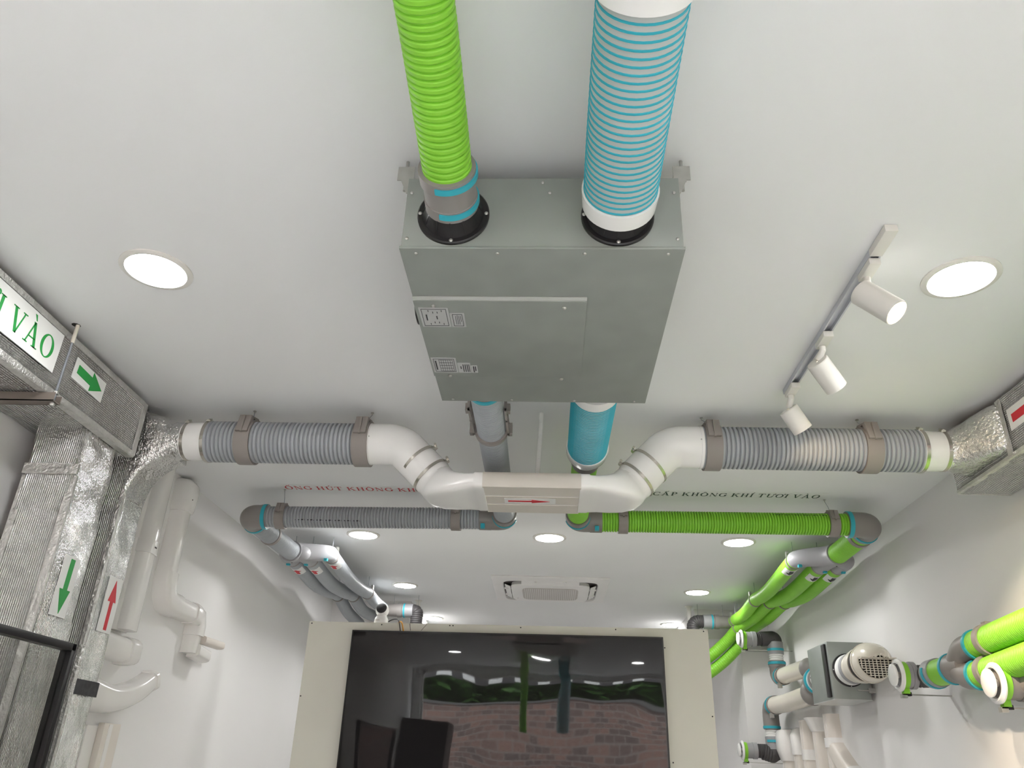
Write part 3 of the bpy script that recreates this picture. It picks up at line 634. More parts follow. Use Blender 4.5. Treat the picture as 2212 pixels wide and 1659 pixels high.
def adapter(s, label):
    f = lambda x: X0 + s * (x - X0)
    t = thing('duct_adapter', label, 'duct fitting', (f(-0.4), YC, 2.6)); secs = []
    for x, z, ang, a, b, p, y in ((-0.513, 2.714, 45, 0.0855, 0.0855, 2, Y1), (-0.500, 2.701, 45, 0.0855, 0.0855, 2, Y1), (-0.492, 2.693, 46, 0.082, 0.084, 2, Y1), (-0.482, 2.680, 52, 0.084, 0.098, 2.0, 3.105), (-0.462, 2.664, 58, 0.080, 0.120, 2.1, 3.097),
                                  (-0.43, 2.650, 66, 0.064, 0.136, 2.3, 3.09), (-0.39, 2.641, 76, 0.05, 0.149, 2.8, 3.085), (-0.345, 2.635, 85, 0.038, 0.16, 3.6, 3.08), (-0.31, 2.6325, 90, 0.0335, 0.17, 5, YC), (-0.305, 2.6325, 90, 0.036, 0.172, 6, YC), (-0.268, 2.6325, 90, 0.036, 0.172, 6, YC)):
        u = V(s * math.cos(R(ang)), 0, math.sin(R(ang))); secs.append(sup_sec((f(x), y, z), u, (0, 1, 0), a, b, p, 56, max(p, min(6, 2 + (x + 0.492) * 60))))
    part('adapter_body', MB().loft(secs, True), M['white'], t, sharp=60)
adapter(1, 'white flared adapter on the left end of the flat duct'); adapter(-1, 'white flared adapter on the right end of the flat duct')
fd = thing('flat_duct', 'cream flat duct with a red arrow in the middle of the ceiling', 'duct', (X0, YC, 2.6))
FX0, FX1 = -0.272, 0.117
prof = []
for sgn in (0,):
    pass
yy = [YC - 0.17 + 0.0057 * i for i in range(61)]
ring_pts = []
def bot(y):
    e = min(abs(y - (YC - 0.17 + k)) for k in (0.118, 0.225, 0.0, 0.34)); z = 2.6
    for k in (0.115, 0.222):
        dlt = abs(y - (YC - 0.17 + k))
        if dlt < 0.008: z = 2.606
    return z
for y in [YC - 0.172] : ring_pts += [(y, 2.655), (y - 0.004, 2.645), (y - 0.005, 2.632), (y - 0.003, 2.615), (y + 0.003, 2.604)]
for i in range(1, 121):
    y = YC - 0.17 + 0.34 * i / 121; ring_pts.append((y, bot(y)))
ring_pts += [(YC + 0.171, 2.606), (YC + 0.174, 2.632), (YC + 0.17, 2.658), (YC - 0.165, 2.662)]
part('duct_body', MB().loft([[V(x, a, b) for a, b in ring_pts] for x in (FX0, FX1)], True), M['flat'], fd, sharp=30)
for k in (0.115, 0.222): part('seam_line', MB().box((FX0 + 0.001, YC - 0.17 + k - 0.004, 2.6015), (FX1 - 0.001, YC - 0.17 + k + 0.004, 2.6065)), M['trunk'], fd)
lb = part('arrow_label', MB().box((-0.192, 3.05, 2.5985), (0.018, 3.115, 2.5998)), M['paper'], fd, label='white label with a red arrow')
part('arrow', arrow_mb((-0.091, 3.083, 2.5985), (1, 0, 0), (0, 1, 0), 0.172, 0.013, 0.075, 0.038, (0, 0, -1)), M['red'], lb)

# ------------------------------------------------------------------ foil insulated ducts
def rsec(c, u, v, hu, hv, cr=0.012, nu=7, jit=0.0):
    """rounded rectangle section with subdivided sides"""
    c = Vector(c); u = Vector(u); v = Vector(v); pts = []
    cor = [(1, 1), (-1, 1), (-1, -1), (1, -1)]
    loop = []
    for i, (a, b) in enumerate(cor):
        cx, cy = a * (hu - cr), b * (hv - cr); a0 = i * 90
        for k in range(3): t = R(a0 + 45 * k); loop.append((cx + cr * math.cos(t), cy + cr * math.sin(t)))
        n = cor[(i + 1) % 4]; ex, ey = n[0] * (hu - cr), n[1] * (hv - cr); t = R(a0 + 90)
        p = loop[-1]; q = (ex + cr * math.cos(t), ey + cr * math.sin(t))
        for k in range(1, nu): loop.append((p[0] + (q[0] - p[0]) * k / nu, p[1] + (q[1] - p[1]) * k / nu))
    for a, b in loop:
        p = c + u * a + v * b
        if jit: p = p + (u * a + v * b).normalized() * (noise.noise(p * 9.0) * jit + noise.noise(p * 31.0) * jit * 0.35)
        pts.append(p)
    return pts
def lofted(stations, n_sub, jit, cr=0.012):
    """stations: (centre, u, v, hu, hv) interpolated"""
    secs = []
    for a, b in zip(stations, stations[1:]):
        for k in range(n_sub):
            t = k / n_sub
            secs.append(rsec(Vector(a[0]).lerp(Vector(b[0]), t), Vector(a[1]).lerp(Vector(b[1]), t).normalized(), Vector(a[2]).lerp(Vector(b[2]), t).normalized(), a[3] + (b[3] - a[3]) * t, a[4] + (b[4] - a[4]) * t, cr, jit=jit))
    e = stations[-1]; secs.append(rsec(e[0], e[1], e[2], e[3], e[4], cr, jit=jit))
    return MB().loft(secs, True)
XF = -1.75
A = thing('foil_duct', 'foil wrapped rectangular duct along the left wall with green lettering', 'duct', (-1.9, 1.6, 2.725))
X_, Y_, Z_ = (1, 0, 0), (0, 1, 0), (0, 0, 1)
part('foil_wrap', lofted([((-1.897, 0.3, 2.8475), X_, Z_, 0.147, 0.1225), ((-1.897, 2.985, 2.8475), X_, Z_, 0.147, 0.1225)], 60, 0.004), M['foilY'], A, sharp=60)
k = MB(); k.box((XF - 0.012, 0.3, 2.7225), (XF + 0.0015, 2.98, 2.724)); k.box((XF + 0.0005, 0.3, 2.724), (XF + 0.0022, 2.98, 2.744)); k.box((XF - 0.03, 0.3, 2.7205), (XF, 2.98, 2.7225))
part('tape', k, M['tape'], A)
part('tape', MB().box((XF + 0.0003, 0.3, 2.945), (XF + 0.0024, 2.96, 2.968)), M['tape'], A)
part('tape', MB().box((XF + 0.0003, 2.955, 2.73), (XF + 0.003, 2.986, 2.965)), M['tape'], A)
sg = part('sign', MB().box((XF + 0.003, 1.45, 2.79), (XF + 0.006, 2.342, 2.939)), M['paper'], A, label='white sign with green capital letters')
for g_ in text_mb('TƯƠI VÀO', (XF + 0.006, 2.312, 2.818), Y_, Z_, X_, 0.083, gap=0.075, right=True): part('letter', g_, M['greenp'], sg)
lb = part('arrow_label', MB().obox((XF + 0.0045, 2.55, 2.865), (0, 1, -0.03), (0, 0.03, 1), X_, 0.104, 0.042, 0.0015), M['paper'], A, label='white label with a green arrow')
part('arrow', arrow_mb((XF + 0.006, 2.552, 2.866), (0, 1, -0.06), (0, 0.06, 1), 0.17, 0.034, 0.075, 0.078, X_), M['greenp'], lb)
sh = thing('strut_hanger', 'steel channel and threaded rod carrying the left foil duct', 'hanger', (-1.88, 2.37, 2.69))
k = MB(); k.box((-2.045, 2.35, 2.688), (-1.715, 2.391, 2.691)); k.box((-2.045, 2.35, 2.688), (-1.715, 2.353, 2.7195)); k.box((-2.045, 2.388, 2.688), (-1.715, 2.391, 2.7195))
part('channel', k, M['strut'], sh)
rodm = MB(); pr = []
for i in range(120): pr += [(i * 0.0026, 0.0052), (i * 0.0026 + 0.0013, 0.0044)]
part('threaded_rod', rodm.rev((-1.728, 2.37, 2.68), (0, 0, 1), pr + [(0.315, 0.0048)], 12), M['rodsteel'], sh)
part('rod_sleeve', MB().rev((-1.728, 2.37, 2.925), (0, 0, 1), [(0, 0.007), (0.074, 0.007)], 12), M['cream'], sh)
for z in (2.676, 2.721): part('nut', MB().rev((-1.728, 2.37, z), (0, 0, 1), [(0, 0.0095), (0.009, 0.0095)], 6), M['zinc'], sh)
hm = MB().rev((-1.735, 2.37, 3.0), (0, 0, -1), [(0, 0.016), (0.0012, 0.012)], 9)
part('ceiling_hole', hm, M['dark'], sh)
B = thing('foil_duct', 'foil wrapped vertical duct below the lettered duct, with a green arrow', 'duct', (-1.88, 2.78, 0))
part('foil_wrap', lofted([((-1.882, 2.785, 2.728), X_, Y_, 0.1, 0.118), ((-1.868, 2.785, 2.62), X_, Y_, 0.098, 0.118), ((-1.872, 2.79, 2.5), X_, Y_, 0.1, 0.118), ((-1.866, 2.795, 2.2), X_, Y_, 0.1, 0.115), ((-1.862, 2.8, 1.4), X_, Y_, 0.1, 0.112), ((-1.862, 2.8, 0.0), X_, Y_, 0.1, 0.112)], 16, 0.007), M['foilZ'], B, sharp=60)
part('tape', MB().box((-1.974, 2.6645, 2.535), (-1.764, 2.674, 2.575)), M['tape'], B)
part('tape', MB().box((-1.974, 2.672, 0.2), (-1.948, 2.682, 2.53)), M['tape'], B); part('tape', MB().box((-1.79, 2.672, 0.2), (-1.762, 2.682, 2.53)), M['tape'], B)
lb = part('arrow_label', MB().obox((-1.7595, 2.787, 2.147), (0, 1, 0), (0, 0.0, 1), X_, 0.05, 0.107, 0.0015), M['paper'], B, label='white label with a green arrow')
part('arrow', arrow_mb((-1.758, 2.788, 2.147), (0, -0.02, -1), (0, 1, 0), 0.195, 0.026, 0.085, 0.066, X_), M['greenp'], lb)
C = thing('foil_duct', 'foil wrapped vertical duct joined to the left grey pipe, with a red arrow', 'duct', (-1.91, 3.125, 0))
part('foil_wrap', lofted([((-1.908, 3.125, 2.962), X_, Y_, 0.128, 0.097), ((-1.908, 3.125, 2.6), X_, Y_, 0.128, 0.097), ((-1.911, 3.13, 2.1), X_, Y_, 0.125, 0.095), ((-1.914, 3.13, 1.2), X_, Y_, 0.12, 0.095), ((-1.914, 3.13, 0.0), X_, Y_, 0.12, 0.095)], 22, 0.008), M['foilZ'], C, sharp=60)
secs = []
for i in range(15):
    t = i / 14; e = t * t * (3 - 2 * t); sec = []
    for j in range(48):
        a = 2 * math.pi * j / 48; ca, sa = math.cos(a), math.sin(a)
        rd = V(-1.592 - 0.2 * t, Y1 + 0.081 * ca, 2.85 + 0.081 * sa)
        sc = 1 / max(abs(ca), abs(sa)); sc = min(sc, 1.25)
        rc = V(-1.592 - 0.2 * t, 3.125 + 0.097 * ca * sc, 2.835 + 0.128 * sa * sc - (0.05 * (1 - abs(ca)) if sa < 0 else 0))
        p = rd.lerp(rc, e); p += (p - V(p.x, 3.115, 2.845)).normalized() * noise.noise(p * 26) * 0.007 * math.sin(math.pi * min(1, t * 1.2)); sec.append(p)
    secs.append(sec)
part('round_transition', MB().loft(secs, True), M['foilS'], C, sharp=40)
# swept throat below the transition
secs = []
for i in range(11):
    a = R(4 + 78 * i / 10); c = V(-1.60, 0, 2.56) + V(-0.205 * math.cos(a), 0, 0.235 * math.sin(a)); secs.append(rsec((c.x, 3.122, c.z), (math.cos(a), 0, -math.sin(a)), (0, 1, 0), 0.028, 0.09 - 0.01 * i / 10, 0.012, jit=0.007))
part('throat_wrap', MB().loft(secs, True), M['foilS'], C, sharp=50)
part('dark_tape', MB().obox((-1.786, 3.13, 1.832), Y_, Z_, X_, 0.096, 0.027, 0.004), M['btape'], C)
part('tape', MB().box((-1.792, 3.028, 1.2), (-1.777, 3.05, 2.6)), M['tape'], C)
lb = part('arrow_label', MB().obox((-1.7775, 3.145, 2.148), (0, 1, 0), (0, 0.0, 1), X_, 0.052, 0.108, 0.0015), M['paper'], C, label='white label with a red arrow')
part('arrow', arrow_mb((-1.776, 3.147, 2.147), (0, 0.0, 1), (0, 1, 0), 0.195, 0.022, 0.085, 0.06, X_), M['red'], lb)
solo('ceiling_screw', MB().rev((-1.819, 3.111, 3.0), (0, 0, -1), [(0, 0.009), (0.004, 0.009), (0.006, 0.004), (0.016, 0.004)], 10), M['zinc'], 'small screw in the ceiling beside the end of the lettered foil duct', 'screw')

XG = 1.755
D = thing('foil_duct', 'foil wrapped rectangular duct along the right wall with a red arrow', 'duct', (1.86, 1.9, 2.735))
part('foil_wrap', lofted([((1.867, 0.4, 2.86), X_, Z_, 0.112, 0.122), ((1.867, 3.295, 2.86), X_, Z_, 0.112, 0.122)], 60, 0.004), M['foilY'], D, sharp=60)
secs = []
for i in range(15):
    t = i / 14; e = t * t * (3 - 2 * t); sec = []
    for j in range(48):
        a = 2 * math.pi * j / 48; ca, sa = math.cos(a), math.sin(a)
        sc = min(1 / max(abs(ca), abs(sa)), 1.3)
        rd = V(1.628 + 0.13 * t, Y1 + 0.081 * ca, 2.86 + 0.081 * sa)
        rc = V(1.628 + 0.13 * t, 3.03 + 0.175 * ca * sc, 2.872 + 0.103 * sa * sc)
        p = rd.lerp(rc, e); p += (p - V(p.x, 3.08, 2.865)).normalized() * noise.noise(p * 24) * 0.007 * math.sin(math.pi * min(1, t * 1.2)); sec.append(p)
    secs.append(sec)
part('round_transition', MB().loft(secs, True), M['foilS'], D, sharp=40)
k = MB(); k.box((XG - 0.0015, 0.4, 2.7385), (XG + 0.02, 3.296, 2.740)); k.box((XG - 0.003, 0.4, 2.74), (XG - 0.0005, 3.296, 2.752))
part('tape', k, M['tape'], D); part('tape', MB().box((XG - 0.0055, 2.835, 2.745), (XG - 0.002, 2.868, 2.975)), M['tape'], D)
part('end_tape', MB().box((XG + 0.002, 3.29, 2.737), (1.977, 3.3, 2.752)), M['tape'], D)
lb = part('arrow_label', MB().obox((XG - 0.006, 2.67, 2.868), (0, 1, 0.0), (0, 0, 1), X_, 0.135, 0.043, 0.0015), M['paper'], D, label='white label with a red arrow')
part('arrow', arrow_mb((XG - 0.0075, 2.665, 2.867), (0, -1, 0.0), (0, 0, 1), 0.23, 0.032, 0.08, 0.07, (-1, 0, 0)), M['red'], lb)

# ------------------------------------------------------------------ ceiling lettering
def lettering(txt, x, y, total, m, w0, w1, label):
    t = thing('ceiling_lettering', label, 'lettering', (x + total / 2, y, ZC))
    part('film_strip', MB().box((w0, y - 0.085, ZC - 0.0008), (w1, y + 0.02, ZC)), M['filmc'], t)
    for g_ in text_mb(txt, (x, y, ZC - 0.0008), (1, 0, 0), (0, -1, 0), (0, 0, -1), 0.056, total, gap=0.12, depth=0.0008): part('letter', g_, m, t)
lettering('ỐNG HÚT KHÔNG KHÍ THẢI', -1.512, 4.185, 0.98, M['red'], -1.56, -0.5, 'red capital lettering stuck on the ceiling left of the flat duct')
lettering('ỐNG CẤP KHÔNG KHÍ TƯƠI VÀO', 0.39, 4.165, 1.075, M['dgreen'], 0.35, 1.5, 'dark green capital lettering stuck on the ceiling right of the flat duct')

# ------------------------------------------------------------------ slim white trunking on the left wall
XW = XL
def trunk_sec(c, w_dir, out, w, dpt):
    """trunking profile: flat base on the wall, rounded shoulders"""
    c = Vector(c); wd = Vector(w_dir).normalized(); o = Vector(out).normalized()
    P = [(-1, 0), (-1, 0.45), (-0.93, 0.72), (-0.75, 0.92), (-0.45, 1.0), (0.45, 1.0), (0.75, 0.92), (0.93, 0.72), (1, 0.45), (1, 0)]
    return [c + wd * (a * w / 2) + o * (b * dpt) for a, b in P]
def trunk(mb, p0, p1, out, w, dpt):
    d = Vector(p1) - Vector(p0); wd = d.cross(Vector(out)).normalized()
    return mb.loft([trunk_sec(p0, wd, out, w, dpt), trunk_sec(p1, wd, out, w, dpt)], True)
OUT = (1, 0, 0)
t = thing('slim_duct', 'tall straight white slim duct on the left wall beside the foil duct', 'trunking', (XW, 3.76, 2.15))
part('cover', trunk(MB(), (XW, 3.74, 2.97), (XW, 3.74, 2.135), OUT, 0.115, 0.085), M['trunk'], t)
part('base', trunk(MB(), (XW, 3.73, 2.97), (XW, 3.73, 2.13), OUT, 0.14, 0.03), M['trunk'], t)
cpz = part('joint_clip', trunk(MB(), (XW, 3.74, 2.565), (XW, 3.74, 2.50), OUT, 0.13, 0.092), M['trunk'], t)
part('latch', MB().box((XW + 0.0915, 3.732, 2.53), (XW + 0.0935, 3.752, 2.537)), M['dark'], cpz)
t = thing('slim_duct', 'white slim duct with wall cap and stepped corners on the left wall', 'trunking', (XW, 4.225, 2.1))
part('cover', trunk(MB(), (XW, 4.025, 2.88), (XW, 4.025, 2.44), OUT, 0.105, 0.08), M['trunk'], t)
kk = [trunk_sec((XW, 4.025, z), (0, 1, 0), OUT, w, d_) for z, w, d_ in ((2.985, 0.08, 0.03), (2.975, 0.12, 0.075), (2.95, 0.135, 0.098), (2.9, 0.135, 0.1), (2.82, 0.125, 0.095), (2.80, 0.118, 0.09))]
cpz = part('wall_cap', MB().loft(kk, True), M['trunk'], t, sharp=60); screw(cpz, (XW + 0.097, 4.000, 2.865), (1, 0, 0), 0.004, M['dark'])
part('corner', MB().loft([trunk_sec(p, w, OUT, 0.118, 0.09) for p, w in (((XW, 4.025, 2.475), (0, 1, 0)), ((XW, 4.025, 2.42), (0, 1, 0)), ((XW, 4.040, 2.375), (0, 0.85, 0.5)), ((XW, 4.075, 2.345), (0, 0.4, 0.9)), ((XW, 4.125, 2.335), (0, 0, 1)), ((XW, 4.195, 2.335), (0, 0, 1)))], True), M['trunk'], t, sharp=50)
part('cover', trunk(MB(), (XW, 4.175, 2.335), (XW, 4.445, 2.335), OUT, 0.105, 0.08), M['trunk'], t)
part('corner', MB().loft([trunk_sec(p, w, OUT, 0.116, 0.088) for p, w in (((XW, 4.395, 2.335), (0, 0, 1)), ((XW, 4.425, 2.335), (0, 0, 1)), ((XW, 4.480, 2.32), (0, 0.5, 0.85)), ((XW, 4.495, 2.28), (0, 1, 0.1)), ((XW, 4.495, 2.225), (0, 1, 0)))], True), M['trunk'], t, sharp=50)
part('cover', trunk(MB(), (XW, 4.495, 2.25), (XW, 4.495, 2.13), OUT, 0.1, 0.075), M['trunk'], t)
part('outlet', trunk(MB(), (XW + 0.02, 4.495, 2.15), (XW + 0.02, 4.655, 2.135), OUT, 0.075, 0.075), M['trunk'], t)
part('outlet', trunk(MB(), (XW + 0.06, 4.525, 2.21), (XW + 0.06, 4.805, 2.215), OUT, 0.045, 0.045), M['trunkc'], t)
t = thing('slim_duct', 'short horizontal white slim duct on the left wall above the curved horn', 'trunking', (XW, 3.8, 2.0))
part('cover', trunk(MB(), (XW, 3.35, 2.06), (XW, 3.82, 2.05), OUT, 0.11, 0.08), M['trunk'], t)
part('end_cap', MB().loft([trunk_sec((XW, y, 2.05), (0, 0, 1), OUT, w, d_) for y, w, d_ in ((3.77, 0.125, 0.09), (3.84, 0.125, 0.09), (3.87, 0.115, 0.08), (3.875, 0.09, 0.05))], True), M['trunk'], t, sharp=60)
t = thing('curved_duct_cover', 'curved white horn shaped duct cover on the left wall', 'trunking', (XW, 3.750, 1.8))
pth = smoothpath([(XW, 3.300, 1.88), (XW, 3.550, 1.845), (XW, 3.750, 1.835), (XW, 3.950, 1.875), (XW, 4.100, 1.945)], 6); secs = []
for i, p in enumerate(pth):
    q = (pth[min(i + 1, len(pth) - 1)] - pth[max(i - 1, 0)]).normalized(); tt = i / (len(pth) - 1)
    secs.append(trunk_sec(p, q.cross(Vector(OUT)) * -1, OUT, 0.15 - 0.06 * tt, 0.1 - 0.02 * tt))
part('horn', MB().loft(secs, True), M['trunk'], t, sharp=60)
part('lip', MB().loft([trunk_sec(pth[-1] + V(0, -0.01, -0.004), (0, -0.45, 1), OUT, 0.1, 0.088), trunk_sec(pth[-1] + V(0, 0.012, 0.006), (0, -0.45, 1), OUT, 0.1, 0.088)], True), M['trunk'], t)
t = thing('wall_trunking', 'flat cream trunking at the bottom of the left wall under the horn', 'trunking', (XW, 3.8, 0.8))
part('base', MB().box((XW, 3.66, 0.6), (XW + 0.02, 3.95, 1.72)), M['trunk'], t); part('cover', MB().box((XW + 0.02, 3.75, 0.6), (XW + 0.05, 3.9, 1.735)), M['trunkc'], t, bevel=0.004)
part('groove', MB().box((XW + 0.05, 3.79, 0.6), (XW + 0.053, 3.82, 1.73)), M['trunk'], t)

# black framed glass panel in front of the foil ducts
gpn = thing('glass_panel', 'black framed tinted glass panel at the lower left in front of foil ducts', 'panel', (-1.6, 1.9, 0.9))
k = MB(); gx0, gx1, gy0, gy1, gz0, gz1 = -1.64, -1.60, 1.1, 2.695, 0.95, 1.936; b = 0.024
k.box((gx0, gy0, gz1 - b), (gx1, gy1, gz1)); k.box((gx0, gy0, gz0), (gx1, gy1, gz0 + b)); k.box((gx0, gy1 - b, gz0), (gx1, gy1, gz1)); k.box((gx0, gy0, gz0), (gx1, gy0 + b, gz1))
part('frame', k, M['blackp'], gpn, bevel=0.002); part('pane', MB().box((-1.622, gy0 + b, gz0 + b), (-1.616, gy1 - b, gz1 - b)), M['tint'], gpn)
part('stand', MB().box((-1.66, 1.85, 0), (-1.58, 1.95, 0.95)), M['blackp'], gpn)

# ------------------------------------------------------------------ bundles of three thin pipes along both walls
def bundle(s, pipes, m, rad, inlet, mani_y, label_side, arrow_m, arr_d, clampset):
    """pipes: list of point lists"""
    mf = thing('three_way_manifold', 'silver grey manifold splitting the %s pipe into three' % label_side, 'pipe fitting', (inlet[0], mani_y, inlet[2] - 0.06))
    p1 = pipes[0][0]
    secs = []
    for i in range(11):
        t_ = i / 10; e = t_ * t_ * (3 - 2 * t_); c = V(inlet[0], mani_y, inlet[2]).lerp(V(p1[0], p1[1], p1[2]), t_); c.x = inlet[0] + (p1[0] - inlet[0]) * e; c.z = inlet[2] + (p1[2] - inlet[2]) * e
        secs.append(sup_sec(c, (1, 0, 0), (0, 0, 1), 0.066 - 0.012 * e, 0.066 - 0.012 * e, 2, 28))
    part('main_branch', MB().loft(secs, True), M['silver'], mf)
    for i in (1, 2):
        q = pipes[i][0]; a = V(inlet[0], mani_y + 0.03, inlet[2] - 0.01)
        part('side_branch', MB().tube(fillet([a, (q[0], q[1] - 0.14, q[2]), q], 0.05, 6), [0.054] * len(fillet([a, (q[0], q[1] - 0.14, q[2]), q], 0.05, 6)), 24), M['silver'], mf)
    part('inlet_rim', MB().ring((inlet[0], mani_y - 0.005, inlet[2]), (0, 1, 0), 0.06, 0.069, 0.02, 32), M['silver'], mf)
    for i, pl in enumerate(pipes):
        q = V(*pl[0]); part('seal_clip', MB().obox(q + V(-s * 0.0, -0.07, -0.056), (1, 0, 0), (0, 1, 0), (0, 0, 1), 0.011, 0.011, 0.008), M['teal'], mf)
        screw(mf, V(inlet[0], mani_y + 0.05, inlet[2] - 0.064), (0, 0, -1), 0.004, M['dark'])
    nm = ('nearest the room', 'in the middle', 'nearest the wall')
    for i, pl in enumerate(pipes):
        pth = smoothpath(pl, 12); t = thing('thin_pipe', '%s thin pipe of the bundle, %s' % (label_side, nm[i]), 'pipe', tuple(V(*pl[len(pl) // 2]) - V(0, 0, rad)))
        mb = MB(); corr(mb, pth, rad, 0.02, 0.0012, 22); part('hose', mb, m, t)
        fp, fl = resample(pth, 0.01)
        def at_s(sv):
            q = max(1, min(len(fp) - 2, int(round(sv / 0.01)))); d_ = (fp[q + 1] - fp[q - 1]).normalized(); u_ = d_.cross(V(0, 0, 1)).normalized(); return fp[q] + d_ * (sv - 0.01 * q), u_, u_.cross(d_)
        s0, s1 = 0.09, 0.20; secs = []
        for q in range(9):
            ang = R(-60 + 120 * q / 8); sec = []
            for sv, rr in [(s0 + (s1 - s0) * w / 5, rad + 0.0006) for w in range(6)] + [(s1 - (s1 - s0) * w / 5, rad + 0.0016) for w in range(6)]:
                c, u_, n_ = at_s(sv); sec.append(c + (-n_ * math.cos(ang) + u_ * math.sin(ang)) * rr)
            secs.append(sec)
        lab = part('arrow_label', MB().loft(secs, True), M['paper'], t, label='white label with an arrow')
        am = MB(); L, w_, hd, hw_ = 0.085, 0.026, 0.04, 0.06; sm_ = (s0 + s1) / 2
        segs = [(-L / 2, w_), (L / 2 - hd, w_), (L / 2 - hd, hw_), (L / 2 - hd * 0.66, hw_ * 0.66), (L / 2 - hd * 0.33, hw_ * 0.33), (L / 2, 0.0005)]
        secs = []
        for al, ww in segs:
            c, u_, n_ = at_s(sm_ + arr_d * al); row = []
            for q in range(7):
                ang = (-0.5 + q / 6) * ww / rad; row.append(c + (-n_ * math.cos(ang) + u_ * math.sin(ang)) * (rad + 0.0024))
            secs.append(row)
        vs = [p for r_ in secs for p in r_]; fs = [(r_ * 7 + q, r_ * 7 + q + 1, r_ * 7 + q + 8, r_ * 7 + q + 7) for r_ in range(len(secs) - 1) for q in range(6)]
        part('arrow', am.add(vs, fs), arrow_m, lab)
    for j, yy_ in enumerate(clampset):
        for i, pl in enumerate(pipes):
            pth = smoothpath(pl, 12)
            if yy_ > pth[-1].y - 0.03: continue
            p = min(pth, key=lambda q: abs(q.y - yy_))
            t = thing('pipe_clamp', 'small metal clamp on the %s bundle, pipe %s, %s one along' % (label_side, nm[i], ('first', 'second', 'third')[j]), 'clamp', tuple(p - V(0, 0, rad)), 'clamps of the %s bundle' % label_side)
            part('band', MB().ring(p - V(0, 0.011, 0), (0, 1, 0), rad, rad + 0.004, 0.022, 24), M['gclip'], t)
            part('bolt_lug', MB().box((p.x - 0.01 + s * 0.036, p.y - 0.012, p.z + rad * 0.6), (p.x + 0.008 + s * 0.036, p.y - 0.004, p.z + rad + 0.014)).box((p.x - 0.01 + s * 0.036, p.y + 0.004, p.z + rad * 0.6), (p.x + 0.008 + s * 0.036, p.y + 0.012, p.z + rad + 0.014)).box((p.x - 0.004 + s * 0.036, p.y - 0.018, p.z + rad), (p.x + 0.003 + s * 0.036, p.y + 0.018, p.z + rad + 0.007)), M['zinc'], t)
            part('wire', MB().tube([(p.x, p.y, p.z + rad), (p.x, p.y, ZC)], 0.0016, 6), M['rodsteel'], t)
PL = [[(-1.485, 5.14, 2.868), (-1.485, 5.3, 2.862), (-1.487, 5.75, 2.835), (-1.488, 6.15, 2.845), (-1.49, 6.4, 2.867), (-1.49, 6.75, 2.855), (-1.485, 7.05, 2.865)],
      [(-1.625, 5.18, 2.842), (-1.625, 5.35, 2.832), (-1.62, 5.75, 2.80), (-1.612, 6.15, 2.82), (-1.61, 6.42, 2.846), (-1.61, 6.8, 2.80), (-1.6, 7.2, 2.82)],
      [(-1.745, 5.18, 2.842), (-1.745, 5.35, 2.83), (-1.742, 5.75, 2.795), (-1.738, 6.15, 2.82), (-1.737, 6.42, 2.846), (-1.735, 6.8, 2.78), (-1.72, 7.2, 2.75)]]
bundle(1, PL, M['hose'], 0.049, (-1.695, 5.0, 2.842), 4.98, 'left grey', M['red'], -1, (5.19, 6.41))
PR = [[(1.565, 5.02, 2.872), (1.567, 5.18, 2.868), (1.585, 5.7, 2.842), (1.6, 6.05, 2.85), (1.605, 6.27, 2.865), (1.615, 6.7, 2.838), (1.62, 7.13, 2.85)],
      [(1.725, 5.05, 2.846), (1.725, 5.2, 2.84), (1.72, 5.7, 2.812), (1.717, 6.05, 2.83), (1.716, 6.3, 2.852), (1.69, 6.7, 2.81), (1.645, 7.08, 2.785), (1.56, 7.24, 2.69), (1.40, 7.30, 2.56), (1.15, 7.33, 2.42)],
      [(1.838, 5.05, 2.846), (1.838, 5.2, 2.838), (1.835, 5.7, 2.808), (1.832, 6.05, 2.828), (1.828, 6.3, 2.852), (1.80, 6.7, 2.81), (1.75, 7.08, 2.775), (1.67, 7.24, 2.66), (1.50, 7.32, 2.5), (1.2, 7.35, 2.3)]]
bundle(-1, PR, M['green'], 0.049, (1.745, 4.78, 2.852), 4.77, 'right green', M['ink'], 1, (5.06, 6.28, 7.07))
def flex_tail(s, x0, y, z, xe, label):
    t = thing('flexible_connector', label, 'pipe', ((x0 + xe) / 2, y, z - 0.06))
    d = -s
    elbow(t, [(x0, y - 0.06, z), (x0, y, z), (x0 + d * 0.1, y, z)], 0.05, 0.054, n=24)
    part('sleeve', MB().rev((x0 + d * 0.06, y, z), (d, 0, 0), [(0, 0.054), (0.06, 0.056), (0.061, 0.062), (0.1, 0.062), (0.101, 0.056), (0.16, 0.056)], 28), M['gpvc'], t)
    part('joint', MB().rev((x0 + d * 0.17, y, z), (d, 0, 0), [(0, 0.05), (0, 0.06), (0.09, 0.06), (0.09, 0.05)], 28, False), M['silver'], t)
    part('seal_band', MB().ring((x0 + d * 0.175, y, z), (d, 0, 0), 0.058, 0.063, 0.014, 28), M['teal'], t)
    mb = MB(); corr(mb, fillet([(x0 + d * 0.24, y, z), (xe, y, z), (xe, y + 0.02, z - 0.5)], 0.12, 10), 0.056, 0.017, 0.004, 24); part('dark_flex', mb, M['dflex'], t)
    for x in (x0 + d * 0.08, x0 + d * 0.3): part('wire', MB().tube([(x, y, z + 0.05), (x, y, ZC)], 0.0016, 6), M['rodsteel'], t)
flex_tail(1, 1.62, 7.19, 2.85, 1.27, 'dark grey flexible elbow at the far end of the right green bundle')
flex_tail(-1, -1.485, 7.12, 2.862, -1.19, 'dark grey flexible elbow behind the webcam at the left bundle end')

